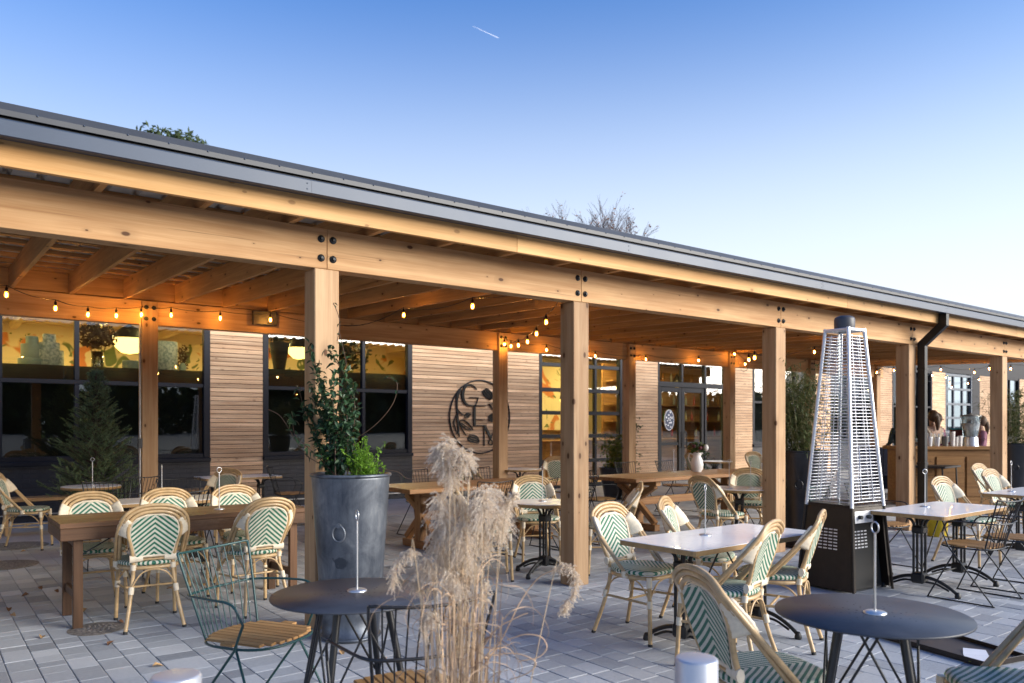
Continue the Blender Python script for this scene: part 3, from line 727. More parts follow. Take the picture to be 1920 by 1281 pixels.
# ================================================================ planting beyond the building and the wood behind the viewer
BARK = plain('bark', (.08, .06, .045), .9, var=.3)
def leafmat(name, c0, c1, rough=.6, trans=.25):
    m, t, b = nodemat(name); geo = t.nodes.new('ShaderNodeNewGeometry'); n = noise(t, geo.outputs['Position'], 2.3, 4, .7)
    rnd = geo.outputs['Random Per Island']; f = math_(t, 'ADD', math_(t, 'MULTIPLY', n, .5), math_(t, 'MULTIPLY', rnd, .5))
    t.links.new(ramp(t, [(.25, c0), (.75, c1)], f).outputs[0], b.inputs['Base Color']); b.inputs['Roughness'].default_value = rough
    b.inputs['Specular IOR Level'].default_value = .35
    if trans:
        tr = t.nodes.new('ShaderNodeBsdfTranslucent'); t.links.new(ramp(t, [(.25, c0), (.75, c1)], f).outputs[0], tr.inputs[0])
        mx = t.nodes.new('ShaderNodeMixShader'); mx.inputs[0].default_value = trans
        out = [k for k in t.nodes if k.type == 'OUTPUT_MATERIAL'][0]
        t.links.new(b.outputs[0], mx.inputs[1]); t.links.new(tr.outputs[0], mx.inputs[2]); t.links.new(mx.outputs[0], out.inputs[0])
    return m
PINEL = leafmat('pine_needles', (.018, .032, .010), (.06, .085, .03), .7, .1)
FALLL = leafmat('autumn_leaf', (.20, .07, .03), (.36, .17, .06), .7, .2)
WOODL = leafmat('wood_leaf', (.012, .022, .008), (.05, .07, .022), .7, .1)
TWIG = plain('grey_twig', (.13, .11, .12), .9, var=.2)
FR_ = Vector((math.cos(AL), math.sin(AL), 0)); RI_ = Vector((math.sin(AL), -math.cos(AL), 0))
def at_px(x, Z, z=0): return FR_*Z+RI_*((x-960)/FPX*Z)+Vector((0, 0, z))
rt = random.Random(21)
pt = thing('pine_tree', 'green pine crown rising behind the roof near its gutter seam', 'tree', at_px(316, 38)); pt.scale = (1, 1, .968)
m = MB(); m.tube([(0, 0, 0), (.1, 0, 8), (.05, .1, 15.4)], [.28, .2, .05], 8); m.build('trunk', BARK, pt)
m = MB()
for k in range(110):
    z = rt.uniform(9, 15.9); r = (16.6-z)*.95+.5; a = rt.uniform(0, 6.28); d = r*rt.uniform(.4, 1)
    c_ = (d*math.cos(a), d*math.sin(a), z+rt.uniform(-.2, .3))
    leafcloud(m, c_, rt.uniform(.5, .85), 70, .14, rt, (1, 1, .6))
m.build('crown', PINEL, pt)
m = MB()
for k in range(30):
    z = rt.uniform(8, 15); a = rt.uniform(0, 6.28); r = (16-z)*.8; m.tube([(0, 0, z), (r*math.cos(a), r*math.sin(a), z+.3)], [.05, .015], 5)
m.build('limb', BARK, pt)
dt = thing('bare_tree', 'half bare autumn tree with thin twigs showing above the roof', 'tree', at_px(1112, 46)); dt.scale = (.95, .95, 1.02)
m = MB(); tw = MB()
def grow(mb, tw, p, d, L, r, depth):
    q = p+d*L; mid = p+d*L*.5+Vector((rt.gauss(0, .05), rt.gauss(0, .05), 0))*L
    (mb if depth > 2 else tw).tube([p, mid, q], [r, r*.85, r*.68], 6 if depth > 2 else 4)
    if depth == 0: return
    for k in range(3 if depth > 3 else 4):
        e = (d+Vector((rt.gauss(0, .42), rt.gauss(0, .42), rt.uniform(-.02, .38)))).normalized(); grow(mb, tw, q if rt.random() < .6 else mid.lerp(q, .5), e, L*rt.uniform(.58, .82), r*.6, depth-1)
grow(m, tw, Vector((0, 0, 0)), Vector((0, 0, 1)), 4.4, .2, 6)
m.build('trunk', BARK, dt); tw.build('twigs', TWIG, dt)
m = MB()
zz_ = np.array([v[2] for v in tw.v]); print('bare tree top', zz_.max())
for k in range(900):
    p = tw.v[rt.randrange(len(tw.v))]
    if rt.random() < .55: leafcloud(m, p, .2, 3, .07, rt)
m.build('crown', FALLL, dt)
# wood that stands across the lot behind the viewer (shows as the dark reflection in the windows)
m = MB(); rw = random.Random(4)
for k in range(1050):
    x = rw.uniform(-120, 520); z = rw.uniform(.5, 9.0)*rw.uniform(.75, 1); leafcloud(m, (x, -122+rw.uniform(-6, 6), z), rw.uniform(3.2, 5.2), 60, 1.2, rw)
tag(m.build('woodland', WOODL), 'dark wood across the lot mirrored in the windows', 'trees', kind='stuff')
# aeroplane trail high in the sky
ct_ = MB(); A_ = at_px(886, 5200, HCAM+(797.63-49)/FPX*5200); B_ = at_px(936, 5600, HCAM+(797.63-72)/FPX*5600)
ct_.tube([A_.lerp(B_, t) for t in np.linspace(0, 1, 14)], [.4+1.9*t**.6*(1+.25*math.sin(t*31)) for t in np.linspace(0, .9, 13)]+[.3], 8)
cm, ctn, cb2 = nodemat('ice_cloud'); cb2.inputs['Base Color'].default_value = (.9, .88, .9, 1); cb2.inputs['Roughness'].default_value = 1
_tr = ctn.nodes.new('ShaderNodeBsdfTransparent'); _mx = ctn.nodes.new('ShaderNodeMixShader'); _mx.inputs[0].default_value = .26
_o = [k for k in ctn.nodes if k.type == 'OUTPUT_MATERIAL'][0]; ctn.links.new(_tr.outputs[0], _mx.inputs[1]); ctn.links.new(cb2.outputs[0], _mx.inputs[2]); ctn.links.new(_mx.outputs[0], _o.inputs[0])
tag(ct_.build('contrail', cm), 'short thin white aeroplane trail alone in the clear sky', 'contrail')
# ================================================================ furniture
RATTAN = plain('rattan_cane', (.50, .335, .165), rough=.42, var=.22, scale=14, coat=.25)
WRAP = plain('cream_binding', (.74, .64, .48), rough=.6, var=.10, scale=40)
CAPM = plain('rubber_cap', (.02, .02, .02), .7)
def weave(name, axis, per=.0355, slope=.85, cx=.0):
    """green and cream chevrons woven in plastic cord; axis 2 = upright panel, axis 1 = flat seat"""
    m, t, b = nodemat(name); tc = t.nodes.new('ShaderNodeTexCoord'); sp = t.nodes.new('ShaderNodeSeparateXYZ'); t.links.new(tc.outputs['Object'], sp.inputs[0])
    ax = math_(t, 'ABSOLUTE', sp.outputs[0]); w = sp.outputs[axis]
    jit = math_(t, 'MULTIPLY', math_(t, 'SINE', math_(t, 'MULTIPLY', sp.outputs[0], 900.0)), .0009)
    ph = math_(t, 'DIVIDE', math_(t, 'ADD', math_(t, 'ADD', w, math_(t, 'MULTIPLY', ax, slope)), jit), per)
    fr = math_(t, 'FRACT', math_(t, 'ADD', ph, 20.0)); st = ramp(t, [(.0, (1, 1, 1)), (.44, (1, 1, 1)), (.48, (0, 0, 0)), (.95, (0, 0, 0)), (1.0, (1, 1, 1))], fr).outputs[0]
    n = noise(t, tc.outputs['Object'], 22, 4)
    gr = ramp(t, [(.3, (.005, .105, .058)), (.7, (.010, .155, .088))], n).outputs[0]; cre = ramp(t, [(.3, (.56, .54, .43)), (.7, (.68, .66, .54))], n).outputs[0]
    t.links.new(mixc(t, st, cre, gr), b.inputs['Base Color']); b.inputs['Roughness'].default_value = .45
    s1 = math_(t, 'SINE', math_(t, 'MULTIPLY', sp.outputs[0], 900.0)); s2 = math_(t, 'SINE', math_(t, 'MULTIPLY', w, 900.0))
    bump(t, b, math_(t, 'MULTIPLY', s1, s2), .35, .003); return m
WEAVEB = weave('woven_chevron_back', 2); WEAVES = weave('woven_chevron_seat', 1, slope=1.0)
GREENPAINT = plain('dark_green_enamel', (.012, .055, .055), rough=.35, var=.1)
BLACKPAINT = plain('black_enamel', (.011, .012, .015), rough=.38, var=.15)
CAST = plain('black_cast_iron', (.010, .010, .011), rough=.5, var=.3, scale=30, bmp=.2)
TEAK = wood('teak_slat', (.30, .155, .055), (.48, .27, .11), knots=0, grain=40, tint=.3)
CHROME = plain('chrome', (.66, .66, .66), rough=.30, metal=.8, var=.03)
ZINC = None
def rattan_chair(name='rattan_chair'):
    """bistro chair; front is +Y, the arched back is at -Y"""
    t = thing(name, '', 'chair')
    yb = lambda z: -.185-.29*(z-.44)
    rT = .0125
    def hoop(ws, wm, z0, zs, zt, y0, ysh):
        pts = []
        for sx in (-1, 1):
            side = [(sx*ws, y0, z0), (sx*(ws*.5+wm*.5)*1.01, (y0+ysh)/2, (z0+zs)/2), (sx*wm, ysh, zs), (sx*wm*.86, yb(zs+(zt-zs)*.62), zs+(zt-zs)*.62), (sx*wm*.50, yb(zs+(zt-zs)*.92), zs+(zt-zs)*.92)]
            pts += side if sx < 0 else [(0, yb(zt), zt)]+side[::-1]
        return cr(pts, 5)
    for k, (ws, wm, zt, y0, ysh) in enumerate(((.222, .232, .885, .03, -.19), (.200, .210, .862, .005, -.20))):
        m = MB(); m.tube(hoop(ws, wm, .44, .68, zt, y0, ysh), rT, 8); m.build('back_hoop', RATTAN, t)
    # stiles run from the rear feet up into an inner hoop
    pts = []
    for sx in (-1, 1):
        side = [(sx*.192, -.285, 0), (sx*.150, -.215, .24), (sx*.128, yb(.44), .44), (sx*.146, yb(.58), .58), (sx*.172, yb(.70), .70), (sx*.150, yb(.785), .785), (sx*.085, yb(.828), .828)]
        pts += side if sx < 0 else [(0, yb(.838), .838)]+side[::-1]
    C = cr(pts, 5); i0 = min(range(len(C)//2), key=lambda i: abs(C[i].z-.44)); i1 = len(C)-1-i0
    m = MB(); m.tube(C[i0:i1+1], rT, 8); m.build('stile', RATTAN, t)
    for seg in (C[:i0+1], C[i1:][::-1]):
        m = MB(); m.tube(seg, [.0135]*len(seg), 8); lg = m.build('leg', RATTAN, t)
        c_ = MB(); c_.tube([seg[0]+Vector((0, 0, -.0005)), seg[0].lerp(seg[1], .25)+Vector((0, 0, .004))], .0152, 8); c_.build('foot', CAPM, lg)
    for sx in (-1, 1):
        p0 = Vector((sx*.188, .185, .43)); p1 = Vector((sx*.203, .205, 0)); m = MB(); m.tube([p0, p1], .0138, 8); lg = m.build('leg', RATTAN, t)
        c_ = MB(); c_.tube([p1+Vector((0, 0, -.0005)), p1.lerp(p0, .04)], .0155, 8); c_.build('foot', CAPM, lg)
        for f0_, f1_ in ((.32, .43), (-.03, .12)): w = MB(); w.tube([p0.lerp(p1, f0_), p0.lerp(p1, f1_)], .0185, 8); w.build('binding', WRAP, lg)
    # seat pad: square front, rounded back
    out = []
    for k in range(40):
        a = 2*math.pi*k/40; c_, s_ = math.cos(a), math.sin(a); e = 3.4 if s_ > 0 else 2.3
        r = (abs(c_)**e+abs(s_)**e)**(-1/e); out.append((c_*r*.212, s_*r*.208+.0))
    m = MB(); n = len(out); vs = []
    for sc, z in ((.90, .446), (1.0, .452), (1.02, .464), (1.0, .476), (.90, .482), (.45, .478)):
        vs += [(x*sc, y*sc, z) for x, y in out]
    fs = [(i*n+k, i*n+(k+1) % n, (i+1)*n+(k+1) % n, (i+1)*n+k) for i in range(5) for k in range(n)]+[tuple(range(5*n, 6*n)), tuple(range(n))[::-1]]
    m.add(vs, fs, 0, True); m.build('seat', WEAVES, t)
    m = MB(); m.tube([(x*.97, y*.97, .432) for x, y in out], .0135, 8, True); m.build('seat_frame', RATTAN, t)
    # woven back panel and its corded edge
    rows = []; nz = 12
    for i in range(nz+1):
        z = .515+(.812-.515)*i/nz
        wd = np.interp(z, [.515, .58, .66, .72, .765, .79, .805, .812], [.112, .130, .152, .152, .136, .112, .078, .05])
        rows.append([(wd*(j/5-1), yb(z)+.012*(1-(j/5-1)**2)-.004, z) for j in range(11)])
    m = MB(); vs = []; nn = 11
    for dy in (.007, -.007):
        for r_ in rows: vs += [(x, y+dy, z) for x, y, z in r_]
    fs = []; o2 = (nz+1)*nn
    for i in range(nz):
        for j in range(nn-1):
            a = i*nn+j; fs.append((a, a+nn, a+nn+1, a+1)); fs.append((o2+a, o2+a+1, o2+a+nn+1, o2+a+nn))
    m.add(vs, fs, 0, True); bp = m.build('back_panel', WEAVEB, t)
    edge = [r_[0] for r_ in rows]+[rows[-1][5]]+[r_[-1] for r_ in rows[::-1]]
    m = MB(); m.tube([(x*1.02, y+.006, z) for x, y, z in edge], .0105, 6, True); m.build('edge_cord', WRAP, bp)
    # double bar under the panel, wrapped at both ends
    m = MB()
    for z in (.492, .512): m.tube([(-.135, yb(z), z), (.135, yb(z), z)], .0085, 6)
    br = m.build('lower_bar', RATTAN, t)
    for sx in (-1, 1):
        m = MB(); m.tube([(sx*.155, yb(.502), .502), (sx*.115, yb(.502), .502), (sx*.070, yb(.502), .502)], [.029, .026, .022], 8, flat=.62); m.build('binding', WRAP, br)
    # shoulder bindings gather the hoops and stiles
    for sx in (-1, 1):
        vs = []; ns = 10; nr = 12
        for i in range(ns+1):
            tt = i/ns; z = .655+.125*tt
            xo = np.interp(z, [.64, .70, .76, .80], [.231, .232, .214, .190]); xi = np.interp(z, [.64, .70, .76, .80], [.160, .170, .160, .138])
            yo = np.interp(z, [.64, .70, .80], [-.168, -.205, yb(.80)]); yi = yb(z)
            dzz = .012*(1-tt)
            c_ = Vector((sx*(xo+xi)/2, (yo+yi)/2, z+.01)); ax = Vector((sx*(xo-xi)/2, (yo-yi)/2, .018)); L = ax.length+.006+.0016*math.sin(i*2.9); ax.normalize()
            up = Vector((0, 1, .1)); pr = (up-ax*up.dot(ax)).normalized()
            for k in range(nr):
                a = 2*math.pi*k/nr; vs.append(c_+ax*L*math.cos(a)+pr*(.0195+.0012*math.sin(i*2.9))*math.sin(a))
        m = MB(); m.add(vs, [(i*nr+k, i*nr+(k+1) % nr, (i+1)*nr+(k+1) % nr, (i+1)*nr+k) for i in range(ns) for k in range(nr)]+[tuple(range(nr))[::-1], tuple(range(ns*nr, ns*nr+nr))], 0, True)
        m.build('binding', WRAP, t)
    for sx in (-1, 1):
        for pa, pb, r_ in (((sx*.216, .012, .425), (sx*.216, .006, .468), .024), ((sx*.130, yb(.44), .42), (sx*.129, yb(.45), .458), .0195), ((sx*.150, -.219, .255), (sx*.143, -.209, .305), .0185)):
            m = MB(); m.tube([pa, pb], r_, 8); m.build('binding', WRAP, t)
    # stretchers and bent braces
    m = MB(); z = .27
    F = [Vector((sx*.193, .192, z)) for sx in (-1, 1)]; B = [Vector((sx*.147, -.214, z)) for sx in (-1, 1)]
    for sx in (0, 1): m.tube([F[sx], B[sx]], .0085, 6)
    m.tube([F[0].lerp(B[0], .5), F[1].lerp(B[1], .5)], .0085, 6); m.build('stretcher', RATTAN, t)
    for p, q in ((F[0], F[1]), (B[0], B[1]), (F[0], B[0]), (F[1], B[1])):
        mid = (p+q)/2; m = MB(); a = p+Vector((0, 0, .03)); b = q+Vector((0, 0, .03))
        m.tube(cr([a, p.lerp(q, .22)+Vector((0, 0, .125)), mid+Vector((0, 0, .150)), p.lerp(q, .78)+Vector((0, 0, .125)), b], 5), .006, 6); m.build('brace', RATTAN, t)
    return t

def wire_chair(paint, name='wire_armchair'):
    """low armchair: fan of wires for the back, bent arm ring, slatted teak seat, rod side frames"""
    t = thing(name, '', 'chair'); tp = lambda k: None
    # back: top rail and wires
    xs = np.linspace(-1, 1, 12); top = []; bot = []
    for s in xs:
        top.append(Vector((s*.235, -.315+.055*s*s, .845-.012*(1-s*s)))); bot.append(Vector((s*.175, -.195+.05*s*s, .445)))
    rail = [bot[0], bot[0].lerp(top[0], .90), top[0].lerp(top[1], .28)+Vector((0, 0, -.001))]+top[1:-1]+[top[-1].lerp(top[-2], .28), bot[-1].lerp(top[-1], .90), bot[-1]]
    m = MB(); m.tube(cr(rail, 3), .0062, 6); m.build('back_frame', paint, t)
    m = MB()
    for a, b in zip(bot[1:-1], top[1:-1]): m.tube([a, a.lerp(b, .5)+Vector((0, .012, 0)), b], .0034, 5)
    m.build('back_wires', paint, t)
    # arm ring round the back
    L = bot[0].lerp(top[0], .52); R = bot[-1].lerp(top[-1], .52)
    ring = [Vector((-.262, .15, .56)), Vector((-.275, .10, .645)), Vector((-.268, -.02, .658)), L+Vector((-.012, -.005, .0))]+[bot[k].lerp(top[k], .52)+Vector((0, -.006, 0)) for k in (3, 6, 9)]+[R+Vector((.012, -.005, 0)), Vector((.268, -.02, .658)), Vector((.275, .10, .645)), Vector((.262, .15, .56))]
    m = MB(); m.tube(cr(ring, 4), .0062, 6); m.build('arm', paint, t)
    for sx in (-1, 1):
        loop = [(sx*.262, .15, .56), (sx*.262, .10, .44), (sx*.262, -.225, .03), (sx*.262, -.238, .0085), (sx*.262, -.21, .0062), (sx*.262, .23, .0062), (sx*.262, .262, .0085), (sx*.262, .255, .03), (sx*.205, .06, .425), (sx*.17, .03, .432)]
        C = [Vector(loop[0]), Vector(loop[1])]+cr(loop[2:8], 3)+[Vector(loop[8]), Vector(loop[9])]
        m = MB(); m.tube(C, .0062, 6); m.build('leg', paint, t)
    # seat slats trimmed to a rounded outline
    ol = []
    for k in range(48):
        a = 2*math.pi*k/48; c_, s_ = math.cos(a), math.sin(a); e = 2.9; r = (abs(c_)**e+abs(s_)**e)**(-1/e); ol.append((c_*r*.225, s_*r*.21+.02))
    m = MB(); m.tube([(x, y, .436) for x, y in ol], .0065, 6, True); fr = m.build('seat_frame', paint, t)
    sw = .042; x = -.231
    while x < .22:
        x0, x1 = x+.0025, min(x+sw-.0025, .225); xm = min(abs(x0), abs(x1)); xM = max(abs(x0), abs(x1))
        hh = .21*max(0, 1-(min(xM, .2245)/.225)**2.9)**(1/2.9)
        if hh > .03:
            mm_ = member('slat', (x0*.5+x1*.5, .02-hh, .449), (x0*.5+x1*.5, .02+hh, .449), x1-x0, .013, TEAK, t, .003)
        x += sw
    return t

TABLE_H = .70
LAMW = None
def marble(name):
    m, t, b = nodemat(name); v = objcoord(t, (1, 1, 1)); n = noise(t, v, 2.2, 6, .6, 1.2)
    vein = ramp(t, [(.485, (0, 0, 0)), (.50, (1, 1, 1)), (.515, (0, 0, 0))], n).outputs[0]
    t.links.new(mixc(t, math_(t, 'MULTIPLY', vein, .35), (.86, .86, .87), (.42, .43, .46)), b.inputs['Base Color']); b.inputs['Roughness'].default_value = .28; b.inputs['Coat Weight'].default_value = .2; return m
LAMW = marble('white_marble_laminate'); EDGE = plain('brass_brown_edge', (.36, .215, .085), .4, var=.15, scale=20)
def iron_base(t, x, feet, H):
    """one cast pedestal at local x; feet = list of directions"""
    m = MB()
    for dx in (-.034, .034):
        for dy in (-.034, .034): m.tube([(x+dx, dy, .10), (x+dx, dy, H-.10)], .0105, 6)
    m.box((x-.055, -.055, .085), (x+.055, .055, .175), bev=.015); m.box((x-.05, -.05, H-.19), (x+.05, .05, H-.125), bev=.012)
    m.build('pedestal', CAST, t)
    m = MB()
    for a in range(4):
        d = Vector((math.cos(a*math.pi/2+math.pi/4), math.sin(a*math.pi/2+math.pi/4), 0)); m.tube(cr([Vector((x, 0, H-.15))+d*.03, Vector((x, 0, H-.07))+d*.07, Vector((x, 0, H-.035))+d*.16], 4), .012, 6)
    m.build('bracket', CAST, t)
    for d in feet:
        d = Vector((d[0], d[1], 0)).normalized(); R_ = .31; P0 = Vector((x, 0, 0))
        m = MB(); m.tube(cr([P0+d*.03+Vector((0, 0, .145)), P0+d*.13+Vector((0, 0, .128)), P0+d*.23+Vector((0, 0, .085)), P0+d*R_+Vector((0, 0, .03))], 5), .0145, 6)
        m.tube(cr([P0+d*.04+Vector((0, 0, .10)), P0+d*.14+Vector((0, 0, .092)), P0+d*.24+Vector((0, 0, .05))], 4), .009, 6)
        q = P0+d*R_; m.lathe([(.021, 0), (.025, .012), (.02, .035), (.012, .05), (.0, .052)], 10, (q.x, q.y, 0)); m.build('leg', CAST, t)
def rect_table(label, c, L, Wd, rz, H=TABLE_H, group='white marbled tables on iron bases'):
    t = thing('cafe_table', label, 'table', (c[0], c[1], 0), rz, group)
    poly = []
    for sx, sy in ((1, 1), (-1, 1), (-1, -1), (1, -1)):
        for k in range(4):
            a = {(1, 1): 0, (-1, 1): 1, (-1, -1): 2, (1, -1): 3}[sx, sy]*math.pi/2+k*math.pi/6; poly.append((sx*(L/2-.03)+.03*math.cos(a), sy*(Wd/2-.03)+.03*math.sin(a)))
    m = MB(); m.prism(poly, H-.004, H); m.build('tabletop', LAMW, t)
    m = MB(); m.prism([(x*1.002, y*1.002) for x, y in poly], H-.034, H-.0042); m.build('table_edge', EDGE, t)
    for x in (-L*.3, L*.3): iron_base(t, x, ((0, 1), (0, -1)), H)
    m = MB(); m.tube([(-L*.3, 0, .13), (L*.3, 0, .13)], .008, 6); m.tube([(-L*.28, 0, .16), (0, 0, H-.05)], .006, 6); m.tube([(L*.28, 0, .16), (0, 0, H-.05)], .006, 6); m.build('tie_rod', CAST, t)
    return t
def round_table(label, c, r, rz, H=TABLE_H, group='white round tables on iron bases'):
    t = thing('round_cafe_table', label, 'table', (c[0], c[1], 0), rz, group)
    m = MB(); m.lathe([(r-.001, H-.004), (r-.001, H-.0005), (r-.003, H), (0, H)], 48, smooth=False); m.build('tabletop', LAMW, t)
    m = MB(); m.lathe([(r-.02, H-.036), (r, H-.034), (r, H-.0042)], 48); m.build('table_edge', EDGE, t)
    iron_base(t, 0, ((1, 0), (0, 1), (-1, 0), (0, -1)), H); return t
def metal_table(label, c, r, rz, H=.735):
    t = thing('round_metal_table', label, 'table', (c[0], c[1], 0), rz, 'round grey metal tables')
    m = MB(); hs_ = []
    # perforated centre: rows of small holes drawn as real recessed discs
    m.lathe([(r-.012, H-.010), (r-.001, H-.008), (r, H-.004), (r-.002, H), (0, H)], 64); top = m.build('tabletop', SLATE, t)
    m = MB()
    for k in range(8):
        for j in range(6):
            a = k*math.pi/4+.12*(j % 2)-.06; rr_ = .055+.027*j; m.lathe([(.0048-.0005*j, .0), (.0, .0006)], 8, (rr_*math.cos(a), rr_*math.sin(a), H+.0002))
    m.build('perforation', CAPM, top)
    for k in range(4):
        a = k*math.pi/2+.35; d = Vector((math.cos(a), math.sin(a), 0)); p = d*r*.42+Vector((0, 0, H-.012)); q = d*r*.86
        m = MB(); m.tube([p, q+Vector((0, 0, .004))], [.016, .011], 10); lg = m.build('leg', BLACKPAINT, t)
        n_ = Vector((-d.y, d.x, 0)); m = MB()
        for s_ in (-1, 1): m.tube([p.lerp(q, .55), d*r*.22+n_*s_*r*.42+Vector((0, 0, H-.012))], .005, 6)
        m.build('brace', BLACKPAINT, lg)
    return t
SLATE = plain('slate_grey_enamel', (.042, .047, .060), rough=.46, var=.22, scale=7, bmp=.15)
def stand(label, x, y, z, h=.30):
    t = thing('table_number_stand', label, 'table stand', (x, y, z), rz_rand.uniform(0, 3), 'chrome number stands on the tables')
    m = MB(); m.lathe([(.042, 0), (.042, .003), (.034, .008), (.008, .011), (.0, .011)], 24); m.build('foot', CHROME, t)
    m = MB(); m.tube([(0, 0, .008), (0, 0, h)], .0042, 8); m.build('rod', CHROME, t)
    m = MB(); m.tube([(.021*math.cos(a), 0, h+.021+.021*math.sin(a)) for a in np.linspace(0, 2*math.pi, 20, endpoint=False)], .0028, 6, True); m.build('ring', CHROME, t)
    return t
rz_rand = random.Random(9)
def farm_table(label, c, L, Wd, rz, H=.735):
    t = thing('farm_table', label, 'table', (c[0], c[1], 0), rz, 'wooden farmhouse tables')
    n = 5; w = Wd/n
    for k in range(n): member('plank', (-L/2, -Wd/2+w*(k+.5), H-.024), (L/2, -Wd/2+w*(k+.5), H-.024), w-.002, .048, OAK, t, .004)
    for x in (-L*.33, L*.33):
        m_ = member('post', (x, 0, .09), (x, 0, H-.05), .13, .13, OAK, t, .006, up=(1, 0, 0))
        member('foot', (x, -Wd*.40, .045), (x, Wd*.40, .045), .11, .088, OAK, t, .008); member('bearer', (x, -Wd*.42, H-.085), (x, Wd*.42, H-.085), .10, .07, OAK, t, .006)
        for s_ in (-1, 1):
            member('brace', (x, s_*Wd*.36, .10), (x, s_*.04, .36), .075, .075, OAK, t, .005); member('brace', (x, s_*Wd*.36, H-.12), (x, s_*.04, .44), .075, .075, OAK, t, .005)
    member('stretcher', (-L*.33, 0, .38), (L*.33, 0, .38), .06, .11, OAK, t, .006)
    return t
OAK = wood('farm_oak', (.19, .085, .032), (.36, .19, .08), knots=.25, rough=.45, tint=.3)
OLDW = wood('old_dark_wood', (.060, .030, .015), (.145, .073, .037), knots=.2, rough=.5, tint=.35, wear=(.17, .10, .06))

# ---------------------------------------------------------------- rattan chairs
proto = rattan_chair(); first = [True]
def rchair(label, x, y, d, group='green and cream rattan chairs'):
    o = proto if first[0] else copy_tree(proto); first[0] = False
    o.location = (x, y, 0); o.rotation_euler = (0, 0, faced(None, d)); tag(o, label, 'chair', group); return o
RC = [
 ('rattan chair turned sideways on the walkway edge before the dark window wall', 1.05, 10.72, (.93, -.36)),
 ('rattan chair at the far side of the dark wooden table, nearest its open end', 1.14, 6.98, (-.06, -1)),
 ('rattan chair in the middle of the far side of the dark wooden table', 1.76, 7.0, (.02, -1)),
 ('rattan chair at the far side of the dark wooden table, nearest the post', 2.36, 7.02, (.05, -1)),
 ('rattan chair backing the paved yard at the dark wooden table, beside the drain cover', 1.37, 6.18, (.09, 1)),
 ('rattan chair backing the paved yard at the dark wooden table, beside the green wire chair', 2.12, 6.16, (-.10, 1)),
 ('rattan chair half hidden by the dry grass, drawn up to the small round table', 4.30, 6.02, (.86, -.5)),
 ('rattan chair behind the small round table, half hidden by the bare post', 5.25, 6.45, (-.45, -.9)),
 ('rattan chair seen edge on just right of the bare post', 5.42, 5.55, (-.75, .66)),
 ('rattan chair facing the viewer at the far left corner of the white table', 3.98, 3.74, (.12, -1)),
 ('rattan chair facing the viewer in the middle of the far side of the white table', 4.74, 3.83, (.45, -.9)),
 ('rattan chair with its back to the yard at the middle of the white table', 3.88, 3.00, (-.27, .96)),
 ('rattan chair with its back to the yard at the heater end of the white table', 4.55, 3.11, (-.41, .91)),
 ('rattan chair beside the aluminium bollard, turned to the slate round table', 2.70, 1.88, (.93, -.38)),
 ('rattan chair across the slate round table from the aluminium bollard', 3.27, 1.19, (-.75, .66)),
 ('rattan chair at the white round table in front of the farm table with the jug', 7.13, 5.53, (.99, -.12)),
 ('rattan chair tucked behind the post with the bamboo planter', 8.35, 6.05, (-.8, -.6)),
 ('rattan chair behind the white table nearest the downspout', 8.75, 3.62, (-.1, -1)),
 ('rattan chair at the end of the farther white table by the bar', 12.15, 4.62, (-.1, -1)),
 ('rattan chair behind the farther white table, its back towards the bamboo', 10.75, 3.92, (-.10, -1)),
 ('rattan chair under the round emblem, left of the wall table', 7.55, 10.6, (.85, -.5)),
 ('rattan chair beside the glazed sectional door at the wall table', 8.85, 10.35, (-.6, -.75)),
 ('rattan chair beyond the farm table with the jug, side on by the potted bush', 12.45, 10.1, (.9, -.4)),
 ('rattan chair facing out in front of the board pier right of the entrance', 13.9, 9.75, (-.3, -1)),
 ('rattan chair behind the spruce and the post, side on at the far table', 2.95, 10.0, (-.75, -.55)),
]
for r_ in RC: rchair(*r_)
